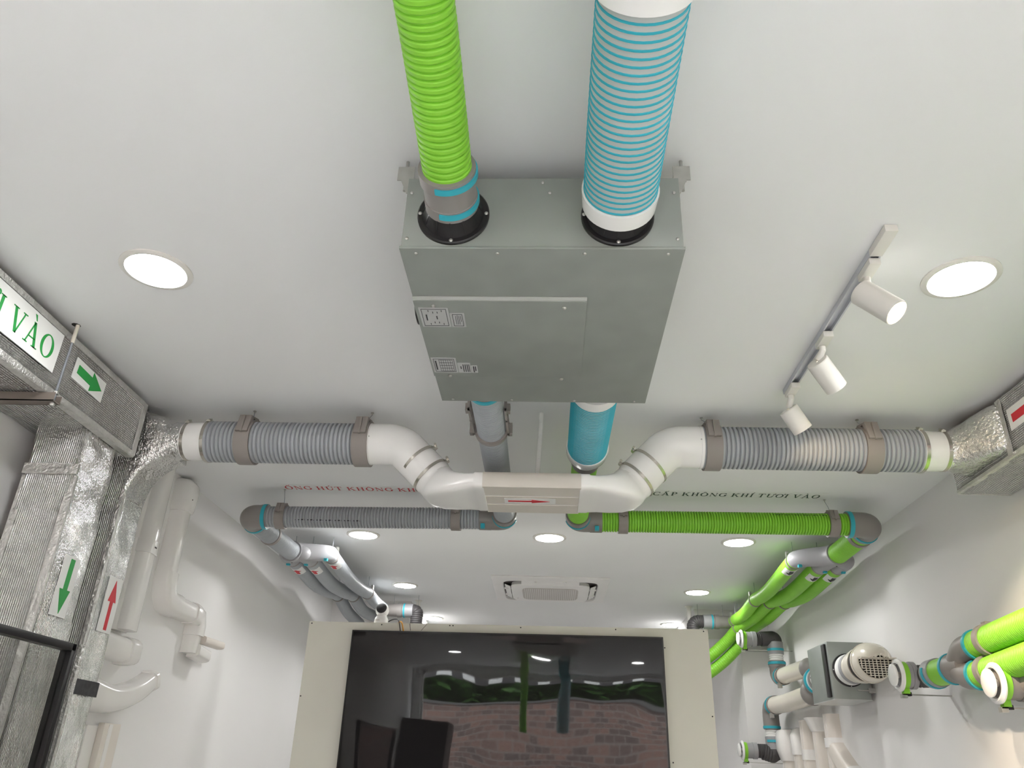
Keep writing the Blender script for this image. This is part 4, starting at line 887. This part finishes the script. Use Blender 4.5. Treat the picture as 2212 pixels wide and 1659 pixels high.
# ------------------------------------------------------------------ poles, display board, television, webcam
for x, y, l in ((-1.225, 7.36, 'thin white pole from the ceiling beside the webcam'), (1.262, 7.3, 'thin white pole from the ceiling at the right of the board')):
    t = thing('white_pole', l, 'pole', (x, y, 0)); part('tube', MB().rev((x, y, 0), (0, 0, 1), [(0, 0.02), (2.99, 0.02)], 16), M['track'], t); part('ceiling_plate', MB().rev((x, y, 2.99), (0, 0, 1), [(0, 0.035), (0.01, 0.035)], 16), M['track'], t)
YBD = 5.0; tilt = -math.atan2(0.018, 2.483)
bd = thing('display_board', 'large off-white freestanding board behind the television', 'board', (-0.2525, YBD, 0)); bd.rotation_euler.y = tilt
BX0, BX1, BT = -1.494, 0.989, 2.414
part('face_sheet', MB().box((BX0, YBD, 0.5), (BX1, YBD + 0.006, BT)), M['board'], bd)
part('side_frame', MB().box((BX0 + 0.004, YBD + 0.006, 0.1), (BX0 + 0.06, YBD + 0.09, BT - 0.004)), M['board'], bd); part('side_frame', MB().box((BX1 - 0.06, YBD + 0.006, 0.1), (BX1 - 0.004, YBD + 0.09, BT - 0.004)), M['board'], bd)
part('top_frame', MB().box((BX0 + 0.06, YBD + 0.006, BT - 0.06), (BX1 - 0.06, YBD + 0.09, BT - 0.004)), M['board'], bd)
for x in (BX0 + 0.06, BX1 - 0.06): part('foot', MB().box((x - 0.05, YBD + 0.006, 0), (x + 0.05, YBD + 0.6, 0.1)), M['board'], bd)
for x, z in ((-1.478, 2.402), (-1.034, 2.402), (-0.605, 2.405), (-0.585, 2.405), (-0.162, 2.402), (0.425, 2.402), (0.963, 2.402), (-1.486, 1.975), (0.72, 2.30), (0.975, 1.92), (0.73, 1.67)): screw(bd, (x, YBD, z), (0, -1, 0), 0.0042, M['ink'])
k = MB(); k.add([(-0.858, YBD - 0.0008, 2.413), (-0.852, YBD - 0.0008, 2.37), (-0.849, YBD - 0.0008, 2.37), (-0.855, YBD - 0.0008, 2.413)], [(0, 1, 2, 3)]); k.add([(-0.752, YBD - 0.0008, 2.409), (-0.785, YBD - 0.0008, 2.37), (-0.782, YBD - 0.0008, 2.37), (-0.749, YBD - 0.0008, 2.409)], [(0, 1, 2, 3)])
part('panel_seam', k, M['ink'], bd)
tv = thing('television', 'large black television with reflective screen mounted on the board', 'television', (-0.262, 4.96, 1.27)); tv.rotation_euler.y = tilt * 0.7
TX0, TX1, TT, TB, TY = -1.215, 0.695, 2.357, 1.27, 4.95
part('cabinet', MB().box((TX0 + 0.002, TY + 0.006, TB + 0.002), (TX1 - 0.002, TY + 0.05, TT - 0.002)), M['tvb'], tv, bevel=0.003)
k = MB(); b = 0.008
k.box((TX0, TY - 0.001, TT - b), (TX1, TY + 0.008, TT)); k.box((TX0, TY - 0.001, TB), (TX1, TY + 0.008, TB + b)); k.box((TX0, TY - 0.001, TB + b), (TX0 + b, TY + 0.008, TT - b)); k.box((TX1 - b, TY - 0.001, TB + b), (TX1, TY + 0.008, TT - b))
part('bezel', k, M['tvb'], tv); part('screen', MB().box((TX0 + b, TY, TB + b), (TX1 - b, TY + 0.004, TT - b)), M['screen'], tv)
wc = thing('webcam', 'small white ball shaped camera standing on top of the board', 'camera', (-1.065, YBD + 0.04, 2.409))
cx, cy, cz = -1.065, YBD + 0.04, 2.409
part('base', MB().loft([sup_sec((cx, cy, cz + z), X_, Y_, a, a * 0.8, 3.2, 32) for z, a in ((0, 0.043), (0.004, 0.0445), (0.024, 0.042), (0.034, 0.039), (0.04, 0.033), (0.05, 0.03))], True), M['white'], wc, sharp=50)
part('head', MB().sphere((cx, cy, cz + 0.08), 0.0425, 1, 1, 0.98, 32, 20), M['white'], wc)
ld = V(0.0, -0.96, 0.28).normalized(); e = part('lens_face', MB().rev(V(cx, cy, cz + 0.08) + ld * 0.0345, ld, [(0, 0.0335), (0.004, 0.0325), (0.009, 0.0255), (0.0105, 0.022)], 32), M['ink'], wc)
part('lens', MB().rev(V(cx, cy, cz + 0.08) + ld * 0.0448, ld, [(0, 0.008), (0.002, 0.007), (0.0025, 0.003)], 16), M['ink'], e)
part('print', MB().box((cx - 0.03, cy - 0.0362, cz + 0.014), (cx - 0.005, cy - 0.034, cz + 0.018)), M['acg'], wc)
def cable(name, pts, r, m, label): solo(name, MB().tube(smoothpath(pts, 8), r, 8), m, label, 'cable')
cable('black_cable', [(-1.03, 5.055, 2.42), (-1.0, 5.05, 2.435), (-0.965, 5.02, 2.435), (-0.945, 4.992, 2.42), (-0.935, 4.988, 2.39), (-0.925, 4.99, 2.34)], 0.0032, M['blackp'], 'thin black cable looping over the board top beside the webcam')
cable('yellow_cable', [(-0.96, 5.06, 2.416), (-0.94, 5.02, 2.42), (-0.925, 4.992, 2.412), (-0.915, 4.988, 2.385), (-0.905, 4.99, 2.34)], 0.0034, M['yellow'], 'thin yellow cable hanging over the board top to the television')

# ------------------------------------------------------------------ ceiling cassette air conditioner
ac = thing('ceiling_air_conditioner', 'white square cassette air conditioner set in the ceiling', 'air conditioner', (0, 6.7, 2.97))
ax0, ax1, ay0, ay1 = -0.475, 0.478, 6.225, 7.175; zt = ZC
axc, ayc = (ax0 + ax1) / 2, (ay0 + ay1) / 2
def sqring(mb, secs_in): return mb.loft([sup_sec((axc, ayc, z), X_, Y_, a, a, p, 64) for z, a, p in secs_in], False)
part('panel_frame', sqring(MB(), [(3.0, 0.477, 60), (2.992, 0.4775, 60), (2.985, 0.47, 60), (2.982, 0.43, 40), (2.98, 0.41, 12), (2.975, 0.39, 9), (2.992, 0.385, 9)]), M['acw'], ac, sharp=30)
part('recess', MB().loft([sup_sec((axc, ayc, 2.992), X_, Y_, 0.387, 0.387, 9, 64), sup_sec((axc, ayc, 2.9935), X_, Y_, 0.387, 0.387, 9, 64)], True), M['dark'], ac)
cen = part('centre_panel', MB().loft([sup_sec((axc, ayc, z), X_, Y_, a, a, p, 64) for z, a, p in ((2.99, 0.32, 9), (2.965, 0.325, 9), (2.957, 0.315, 9), (2.955, 0.27, 9))], True), M['acw'], ac, sharp=30)
gk = MB()
gk.loft([sup_sec((axc, ayc, z), X_, Y_, a, a, 7, 48) for z, a in ((2.956, 0.235), (2.951, 0.23))], True)
gr = part('intake_grille', gk, M['acg'], cen)
gk = MB()
for i in range(27):
    x = axc - 0.21 + i * 0.42 / 26; gk.box((x - 0.002, ayc - 0.215, 2.9485), (x + 0.002, ayc + 0.215, 2.9512))
part('grille_bars', gk, M['acw'], gr)
for i in range(4):
    a = i * math.pi / 2; e = V(math.cos(a), math.sin(a), 0); w = V(-math.sin(a), math.cos(a), 0)
    part('louvre', MB().obox(V(axc, ayc, 2.9725) + e * 0.352, w, (e + V(0, 0, 0.35)).normalized(), e.cross(w) + e * -0.35, 0.235, 0.024, 0.003), M['acw'], ac, bevel=0.002)
    for sgn in (-1, 1):
        part('louvre_pin', MB().obox(V(axc, ayc, 2.972) + e * 0.352 + w * sgn * 0.12, w, e, Z_, 0.008, 0.03, 0.006), M['acw'], ac)
for sx in (-1, 1):
    for j in range(6):
        x = axc + sx * (0.2 + 0.022 * j); part('vent_slot', MB().box((x - 0.006, ay0 + 0.071, 2.9795), (x + 0.006, ay0 + 0.083, 2.983)), M['dark'], ac)
part('indicator', MB().rev((axc - 0.28, ayc + 0.2, 2.9555), (0, 0, -1), [(0, 0.006), (0.001, 0.006)], 10), M['acg'], cen)

# ------------------------------------------------------------------ track with three spotlights
tr = thing('lighting_track', 'straight white ceiling track carrying three spotlights', 'track', (0.935, 2.31, 2.98))
k = MB(); k.box((0.918, 1.80, 2.994), (0.952, 2.83, 3.0)); k.box((0.918, 1.80, 2.98), (0.9235, 2.83, 2.994)); k.box((0.9465, 1.80, 2.98), (0.952, 2.83, 2.994))
part('rail', k, M['alum'], tr); part('feed_box', MB().box((0.917, 1.78, 2.976), (0.953, 1.90, 2.999)), M['track'], tr, bevel=0.002)
def spot(y, back, front, label, on=True):
    t = thing('track_spotlight', label, 'spotlight', (0.935, y, 2.9), 'spotlights on the ceiling track')
    part('adapter', MB().box((0.918, y - 0.045, 2.958), (0.952, y + 0.05, 2.9795)), M['track'], t, bevel=0.003)
    bk, ftp = V(*back), V(*front); d = (ftp - bk).normalized(); mid = bk + d * 0.02
    part('stem', MB().tube([(0.935, y + 0.03, 2.962), (0.935, y + 0.03, 2.945), tuple(bk.lerp(ftp, 0.12) + V(0, 0, 0.02))], [0.012, 0.011, 0.013], 14), M['track'], t)
    L = (ftp - bk).length
    part('housing', MB().rev(bk, d, [(0, 0.036), (0.003, 0.039), (L, 0.039), (L, 0.036), (L - 0.012, 0.034)], 40, False).rev(bk, d, [(0.0, 0.036), (0.001, 0.002)], 40, False), M['track'], t)
    part('reflector', MB().rev(bk + d * (L - 0.03), d, [(0, 0.012), (0.01, 0.026), (0.026, 0.035)], 32, False), M['zinc'], t)
    part('lamp_lens', MB().rev(bk + d * (L - 0.024), d, [(0, 0.024), (0.004, 0.02)], 28), M['warm'], t)
    ld_ = bpy.data.lights.new('spot_lamp', 'SPOT'); ld_.energy = 14; ld_.color = (1, 0.80, 0.58); ld_.spot_size = R(48); ld_.spot_blend = 0.6; ld_.shadow_soft_size = 0.025
    lo = bpy.data.objects.new('lamp_beam', ld_); COL.objects.link(lo); lo.parent = t; lo.location = bk + d * (L - 0.012) - ORG[t]; lo.rotation_euler = V(0, 0, -1).rotation_difference(d).to_euler()
spot(1.955, (0.908, 1.982, 2.908), (0.975, 1.931, 2.804), 'spotlight nearest the viewer on the track, lit lens showing')
spot(2.375, (0.917, 2.425, 2.912), (0.99, 2.481, 2.838), 'middle white spotlight on the ceiling track')
spot(2.765, (0.926, 2.822, 2.912), (0.982, 2.85, 2.835), 'farthest white spotlight on the track, in front of the grey pipe')

# ------------------------------------------------------------------ ventilation samples on the right wall
fx = 1.845; fz = 2.23
fn = thing('inline_fan_box', 'grey galvanised fan box with a black bar on the right wall', 'fan', (1.85, 5.36, 2.06))
part('casing', MB().box((1.735, 5.163, 2.062), (1.96, 5.57, 2.397)), M['galv'], fn, bevel=0.002)
part('wall_plate', MB().box((1.96, 5.2, 2.1), (1.985, 5.53, 2.36)), M['zinc'], fn)
part('black_bar', MB().box((1.722, 5.19, 2.075), (1.735, 5.25, 2.385)), M['blackp'], fn, bevel=0.002)
part('bottom_flange', MB().box((1.735, 5.163, 2.058), (1.965, 5.572, 2.063)), M['galv2'], fn)
part('front_ring', MB().rev((fx, 5.163, fz), (0, -1, 0), [(0, 0.098), (0.006, 0.098), (0.008, 0.092)], 40), M['blackp'], fn)
for z in (2.115, 2.35):
    b = part('mount_bracket', MB().box((1.945, 5.148, z - 0.014), (1.985, 5.165, z + 0.014)).box((1.88, 5.155, z - 0.003), (1.985, 5.163, z + 0.003)), M['zinc'], fn); screw(b, (1.965, 5.148, z), (0, -1, 0), 0.006)
for a in (-90, -10, 180): e = V(math.cos(R(a)), 0, math.sin(R(a))); screw(fn, V(fx, 5.155, fz) + e * 0.094, (0, -1, 0), 0.004)
ch = thing('vent_cap', 'cream round vent cap with a half grille in front of the fan box', 'vent cap', (fx, 4.75, 2.1))
yq = 5.155
part('ribbed_coupler', MB().rev((fx, yq, fz), (0, -1, 0), [(0, 0.086), (0.012, 0.09), (0.02, 0.086), (0.032, 0.09), (0.04, 0.086), (0.07, 0.086)], 40), M['white'], ch)
part('grey_band', MB().ring((fx, yq - 0.07, fz), (0, -1, 0), 0.08, 0.088, 0.045, 40), M['silver'], ch)
part('sleeve', MB().rev((fx, yq - 0.115, fz), (0, -1, 0), [(0, 0.086), (0.06, 0.086), (0.061, 0.095), (0.115, 0.1), (0.15, 0.1)], 40), M['cream'], ch)
part('dark_gap', MB().rev((fx, yq - 0.265, fz), (0, -1, 0), [(0, 0.094), (0.09, 0.094)], 40), M['dark'], ch)
# dome: bulging hood open in its lower front half, grille behind the opening
c0 = V(fx, yq - 0.35, fz); n = 44; secs = []
for i in range(13):
    t = i / 12; a = math.pi / 2 * t; yoff = 0.17 * math.sin(a) * 0.95; r = 0.108 * math.cos(a) ** 0.75 if i < 12 else 0.001
    secs.append([c0 + V(r * math.cos(2 * math.pi * j / n), -yoff, r * math.sin(2 * math.pi * j / n)) for j in range(n)])
vs = [p for s_ in secs for p in s_]; fs = []
for i in range(12):
    for j in range(n):
        k2 = (j + 1) % n; q = [vs[i * n + j], vs[i * n + k2], vs[(i + 1) * n + k2], vs[(i + 1) * n + j]]; m_ = sum(q, V(0, 0, 0)) / 4 - c0
        if i >= 4 and m_.z < 0.012: continue
        fs.append((i * n + j, i * n + k2, (i + 1) * n + k2, (i + 1) * n + j))
hood = part('hood', MB().add(vs, fs), M['cream'], ch, sharp=70)
sm = hood.modifiers.new('shell', 'SOLIDIFY'); sm.thickness = 0.006; sm.offset = -1
part('rim', MB().ring(c0 + V(0, 0.005, 0), (0, -1, 0), 0.095, 0.111, 0.012, 44), M['cream'], ch)
k = MB(); yg = c0.y - 0.098
for i in range(9):
    x = -0.085 + i * 0.02125; zz = -math.sqrt(max(0, 0.094 ** 2 - x * x)); k.box((fx + x - 0.002, yg - 0.004, fz + zz), (fx + x + 0.002, yg + 0.004, fz + 0.012))
for i in range(8):
    z = 0.008 - i * 0.0125; ww = math.sqrt(max(0, 0.094 ** 2 - z * z)); k.box((fx - ww, yg - 0.005, fz + z - 0.0018), (fx + ww, yg + 0.005, fz + z + 0.0018))
part('grille', k, M['cream'], ch); part('grille_backing', MB().rev((fx, yg + 0.03, fz), (0, 1, 0), [(0, 0.094), (0.003, 0.094)], 32), M['dark'], ch)
part('hood_lip', MB().box((fx - 0.096, c0.y - 0.14, fz + 0.008), (fx + 0.096, c0.y - 0.09, fz + 0.014)), M['cream'], ch)

tw = thing('twin_pipe_branch', 'white and grey twin branch pipes behind the fan box on the right wall', 'pipe fitting', (1.85, 6.3, 2.1))
o = part('stub_pipe', MB().rev((fx, 5.57, fz), (0, 1, 0), [(0, 0.082), (0.04, 0.082), (0.041, 0.078), (0.22, 0.078)], 36), M['white'], tw)
part('pipe_clamp', MB().ring((fx, 5.69, fz), (0, 1, 0), 0.078, 0.086, 0.03, 36), M['gpvc'], o)
part('seal_band', MB().ring((fx, 5.775, fz), (0, 1, 0), 0.075, 0.09, 0.02, 36), M['teal'], o)
lb = part('arrow_label', MB().arc_band((fx, 5.6, fz), (0, 1, 0), 0.0785, 0.0795, 0.08, R(60), R(130), (0, 0, 1)), M['paper'], o, label='white label with a dark arrow')
part('arrow', arrow_mb((fx - 0.0805, 5.64, fz + 0.005), (0, 1, 0), (0, 0, 1), 0.06, 0.02, 0.03, 0.045, (-1, 0, 0)), M['ink'], lb)
part('branch_body', MB().rev((fx, 5.79, fz), (0, 1, 0), [(0, 0.084), (0.06, 0.082), (0.12, 0.06)], 32), M['gpvc'], tw)
part('branch_ball', MB().sphere((1.85, 5.93, 2.325), 0.075), M['gpvc'], tw); part('branch_ball', MB().sphere((1.85, 5.93, 2.165), 0.085), M['gpvc'], tw)
part('upper_arm', MB().tube([(1.85, 5.93, 2.335), (1.852, 6.3, 2.345), (1.853, 6.64, 2.35)], 0.06, 30), M['cream'], tw)
part('lower_arm', MB().tube(smoothpath([(1.85, 5.93, 2.16), (1.85, 6.2, 2.155), (1.85, 6.6, 2.15), (1.85, 6.98, 2.16)], 6), 0.066, 30), M['cream'], tw)
for y, z, r in ((6.6, 2.349, 0.0605), (6.93, 2.158, 0.0665)):
    b = part('pipe_clamp', MB().ring((1.85, y, z), (0, 1, 0), r, r + 0.007, 0.025, 32), M['gclip'], tw); part('bolt_lug', MB().box((1.80, y, z - r - 0.03), (1.83, y + 0.03, z - r + 0.005)).box((1.85, y + 0.005, z + r), (1.98, y + 0.015, z + r + 0.008)), M['zinc'], b)
part('seal_band', MB().ring((1.85, 6.66, 2.35), (0, 1, 0), 0.055, 0.068, 0.015, 32), M['teal'], tw); part('seal_band', MB().ring((1.85, 6.985, 2.16), (0, 1, 0), 0.06, 0.074, 0.015, 32), M['teal'], tw)
elbow(tw, [(1.85, 6.65, 2.35), (1.85, 6.76, 2.35), (1.85, 6.76, 2.45)], 0.06, 0.0625)
elbow(tw, [(1.85, 6.98, 2.16), (1.85, 7.12, 2.16), (1.85, 7.12, 2.02)], 0.07, 0.0655)
def riser(z0, sgn, y, grp):
    """grey joint, white ribbed tube, grey joint with teal bands"""
    part('socket', MB().rev((1.85, y, z0), (0, 0, sgn), [(0, 0.06), (0, 0.066), (0.045, 0.066), (0.045, 0.055)], 32, False), M['gpvc'], tw)
    part('seal_band', MB().ring((1.85, y, z0 + sgn * 0.02), (0, 0, sgn), 0.066, 0.0705, 0.02, 32), M['teal'], tw)
    mb = MB(); corr(mb, [(1.85, y, z0 + sgn * 0.045), (1.85, y, z0 + sgn * 0.1)], 0.056, 0.0175, 0.006, 28); part('ribbed_joint', mb, M['white'], tw)
    part('socket', MB().rev((1.85, y, z0 + sgn * 0.1), (0, 0, sgn), [(0, 0.055), (0, 0.064), (0.095, 0.064), (0.095, 0.05)], 32, False), M['silver'], tw)
    part('seal_band', MB().arc_band((1.85, y, z0 + sgn * 0.125), (0, 0, sgn), 0.064, 0.068, 0.018, R(-60), R(90), (0, -1, 0)), M['teal'], tw)
riser(2.43, 1, 6.76, 0); riser(2.03, -1, 7.12, 0)
def valve(x, y, z, r, label, flexpts=None, nl=0.11, neck=M['silver']):
    """disc valve facing the room (-x) on a wall bracket"""
    t = thing('disc_valve', label, 'air valve', (x, y, z - r), 'round disc valves on the right wall')
    part('flange_ring', MB().rev((x, y, z), (-1, 0, 0), [(0, r * 0.8), (0, r), (0.006, r), (0.016, r * 0.86), (0.014, r * 0.74), (0.0, r * 0.7)], 40, False), M['white'], t)
    part('disc', MB().rev((x - 0.02, y, z), (-1, 0, 0), [(0, r * 0.5), (0.006, r * 0.68), (0.012, r * 0.68), (0.016, r * 0.6), (0.018, 0.01)], 40), M['white'], t)
    part('spindle', MB().rev((x + 0.03, y, z), (-1, 0, 0), [(0, r * 0.2), (0.06, r * 0.2)], 12), M['acg'], t)
    part('neck', MB().rev((x + 0.002, y, z), (1, 0, 0), [(0, r * 0.78), (nl * 0.68, r * 0.78), (nl * 0.69, r * 0.84), (nl, r * 0.84)], 32), neck, t)
    part('green_strap', MB().ring((x + 0.006, y, z), (1, 0, 0), r * 0.78, r * 0.83, 0.024, 32), M['green'], t)
    zb = z - r * 0.86
    part('strap_buckle', MB().box((x + 0.004, y - 0.014, zb - 0.02), (x + 0.034, y + 0.014, zb + 0.01)), M['green'], t)
    b = part('bracket', MB().box((x - 0.005, y - 0.012, zb - 0.026), (1.985, y + 0.012, zb - 0.021)).box((x - 0.008, y - 0.012, zb - 0.04), (x + 0.02, y + 0.012, zb - 0.021)), M['zinc'], t)
    part('bracket_clip', MB().box((x + 0.02, y - 0.013, zb - 0.03), (x + 0.04, y + 0.013, zb - 0.012)), M['blackp'], b)
    if flexpts:
        mb = MB(); corr(mb, fillet(flexpts, 0.075, 10), 0.054, 0.0145, 0.0045, 28); part('dark_flex', mb, M['dflex'], t)
    return t
v1 = valve(1.585, 6.76, 2.645, 0.073, 'white disc valve with green strap at the top near the board', [(1.68, 6.76, 2.645), (1.85, 6.76, 2.655), (1.85, 6.76, 2.61)])
v2 = valve(1.595, 7.12, 1.82, 0.075, 'white disc valve with green strap at the bottom near the board', [(1.69, 7.12, 1.82), (1.85, 7.12, 1.82), (1.85, 7.12, 1.86)])
_b = MB(); corr(_b, fillet([(1.85, 7.12, 1.84), (1.85, 7.12, 1.79), (1.76, 7.12, 1.815)], 0.05, 6), 0.062, 0.02, 0.004, 28); _b.sphere((1.85, 7.12, 1.815), 0.066); part('bend', _b, M['dflex'], v2)
part('bend', MB().tube(fillet([(1.74, 6.76, 2.648), (1.85, 6.76, 2.655), (1.85, 6.76, 2.615)], 0.06, 8), 0.059, 28), M['dflex'], v1)

# green twin pipes nearer the viewer
ty = thing('green_twin_branch', 'grey wye joining two green pipes on the right wall', 'pipe fitting', (1.86, 3.7, 2.0))
part('inlet_pipe', MB().rev((1.86, 4.02, 2.092), (0, -1, 0), [(0, 0.06), (0.16, 0.06)], 36), M['green'], ty)
part('grey_sleeve', MB().rev((1.86, 4.09, 2.092), (0, -1, 0), [(0, 0.055), (0, 0.066), (0.075, 0.066), (0.075, 0.055)], 36, False), M['silver'], ty)
part('seal_band', MB().arc_band((1.86, 4.065, 2.092), (0, -1, 0), 0.066, 0.0705, 0.018, R(120), R(290), (0, 0, 1)), M['teal'], ty)
part('seal_band', MB().ring((1.86, 3.88, 2.092), (0, -1, 0), 0.058, 0.07, 0.018, 36), M['teal'], ty)
part('wye_body', MB().rev((1.86, 3.87, 2.092), (0, -1, 0), [(0, 0.066), (0.06, 0.064), (0.12, 0.05)], 36), M['gpvc'], ty)
part('wye_arm', MB().tube(fillet([(1.86, 3.82, 2.1), (1.86, 3.74, 2.158), (1.86, 3.61, 2.165)], 0.1, 8), 0.056, 30), M['gpvc'], ty)
part('wye_arm', MB().tube(fillet([(1.86, 3.82, 2.085), (1.86, 3.74, 2.045), (1.86, 3.63, 2.042)], 0.1, 8), 0.056, 30), M['gpvc'], ty)
for y, z in ((3.63, 2.164), (3.66, 2.043)): part('seal_band', MB().ring((1.86, y, z), (0, -1, 0), 0.055, 0.064, 0.018, 36), M['teal'], ty)
for i, (y0, z0, z1, l) in enumerate(((3.62, 2.164, 2.24, 'upper green ribbed pipe at the right edge of the photo'), (3.65, 2.043, 2.13, 'lower green ribbed pipe at the right edge of the photo'))):
    t = thing('green_ribbed_pipe', l, 'pipe', (1.86, 2.9, z0 - 0.06))
    mb = MB(); corr(mb, [(1.86, y0, z0), (1.86, 2.0, z1), (1.86, 0.9, z1 + 0.04)], 0.0575, 0.0125, 0.0022, 32); part('ribbed_hose', mb, M['green'], t)
    yc = y0 - 0.09 + 0.02 * i; b = part('pipe_clamp', MB().ring((1.86, yc, z0 + 0.004), (0, -1, 0.03), 0.0575, 0.066, 0.035, 36), M['gclip'], t)
    part('clamp_hinge', MB().box((1.87, yc - 0.035, z0 + 0.055), (1.97, yc, z0 + 0.063)).box((1.85, yc - 0.035, z0 + 0.06), (1.875, yc, z0 + 0.078)).box((1.85, yc - 0.06, z0 - 0.085), (1.95, yc + 0.02, z0 - 0.06)), M['gclip'], b)
valve(1.752, 4.215, 2.098, 0.078, 'white disc valve with green strap beside the cream vent cap', fillet([(1.81, 4.215, 2.097), (1.87, 4.205, 2.094), (1.862, 4.07, 2.092)], 0.05, 8), 0.07)
valve(1.80, 3.42, 1.985, 0.08, 'white disc valve with green strap nearest the right edge', None, 0.11, M['gpvc'])
q = thing('grey_bend', 'grey pipe bend with a round green emblem behind the nearest disc valve', 'pipe', (1.9, 3.42, 1.92))
part('bend', MB().tube(fillet([(1.87, 3.42, 1.985), (1.92, 3.42, 1.985), (1.92, 3.1, 1.985)], 0.05, 8), 0.062, 30), M['gpvc'], q)
part('emblem', MB().rev((1.859, 3.30, 1.985), (-1, 0, 0), [(0, 0.022), (0.0015, 0.022)], 20), M['greenp'], q)

# trunking samples low on the right wall
def rt(name, y0, y1, ztop, dep, label, m='trunkc', cap=None):
    t = thing('wall_trunking', label, 'trunking', (1.985, (y0 + y1) / 2, 0.9)); yc = (y0 + y1) / 2; w = abs(y1 - y0)
    part('cover', trunk(MB(), (1.985, yc, 0.6), (1.985, yc, ztop), (-1, 0, 0), w, dep), M[m], t)
    for f_ in (-0.18, 0.12): part('groove', MB().box((1.985 - dep - 0.0015, yc + w * f_, 0.6), (1.985 - dep + 0.001, yc + w * (f_ + 0.03), ztop - 0.01)), M['trunk'], t)
    if cap: part('cap', MB().loft([trunk_sec((1.985, yc, z), (0, 1, 0), (-1, 0, 0), w * a, dep * b) for z, a, b in cap], True), M['trunk'], t, sharp=60)
    return t
rt('a', 6.92, 7.08, 1.95, 0.10, 'white capped trunking nearest the board on the right wall', cap=[(1.75, 1.15, 1.1), (1.78, 1.2, 1.2), (1.83, 1.3, 1.35), (1.93, 1.3, 1.35), (1.975, 1.2, 1.2), (1.985, 0.8, 0.7)])
rt('b', 6.70, 6.83, 1.92, 0.075, 'slim trunking beside the capped trunking', cap=[(1.79, 1.1, 1.1), (1.93, 1.15, 1.15), (1.97, 1.0, 0.9), (1.985, 0.6, 0.5)])
t = rt('c', 6.42, 6.56, 2.02, 0.085, 'tall cream trunking with a joint clip on the right wall')
part('joint_clip', trunk(MB(), (1.985, 6.49, 1.82), (1.985, 6.49, 1.75), (-1, 0, 0), 0.155, 0.09), M['trunk'], t)
t = rt('d', 6.14, 6.28, 1.95, 0.08, 'cream trunking with a flared white top on the right wall', cap=[(1.93, 1.05, 1.05), (1.935, 1.1, 1.1), (2.01, 1.1, 1.5), (2.022, 1.15, 1.6)])
t = rt('e', 5.86, 6.0, 2.03, 0.08, 'cream trunking above the diagonal bend on the right wall')
part('joint_clip', trunk(MB(), (1.985, 5.93, 1.88), (1.985, 5.93, 1.82), (-1, 0, 0), 0.155, 0.088), M['trunk'], t)
t = thing('trunking_bend', 'cream diagonal trunking bend ending in a white corner on the right wall', 'trunking', (1.985, 5.7, 1.6))
pth = smoothpath([(1.985, 5.92, 1.83), (1.985, 5.88, 1.79), (1.985, 5.72, 1.69), (1.985, 5.6, 1.62)], 5)
secs = []
for i, p in enumerate(pth):
    dd = (pth[min(i + 1, len(pth) - 1)] - pth[max(i - 1, 0)]).normalized(); secs.append(trunk_sec(p, dd.cross(V(-1, 0, 0)), (-1, 0, 0), 0.13, 0.085))
part('cover', MB().loft(secs, True), M['trunkc'], t, sharp=60)
part('corner', MB().loft([trunk_sec(p, w, (-1, 0, 0), 0.145, 0.095) for p, w in (((1.985, 5.64, 1.645), (0, 0.5, -0.85)), ((1.985, 5.56, 1.61), (0, 0.3, -0.95)), ((1.985, 5.4, 1.6), (0, 0, -1)), ((1.985, 5.25, 1.6), (0, 0, -1)))], True), M['trunk'], t, sharp=60)
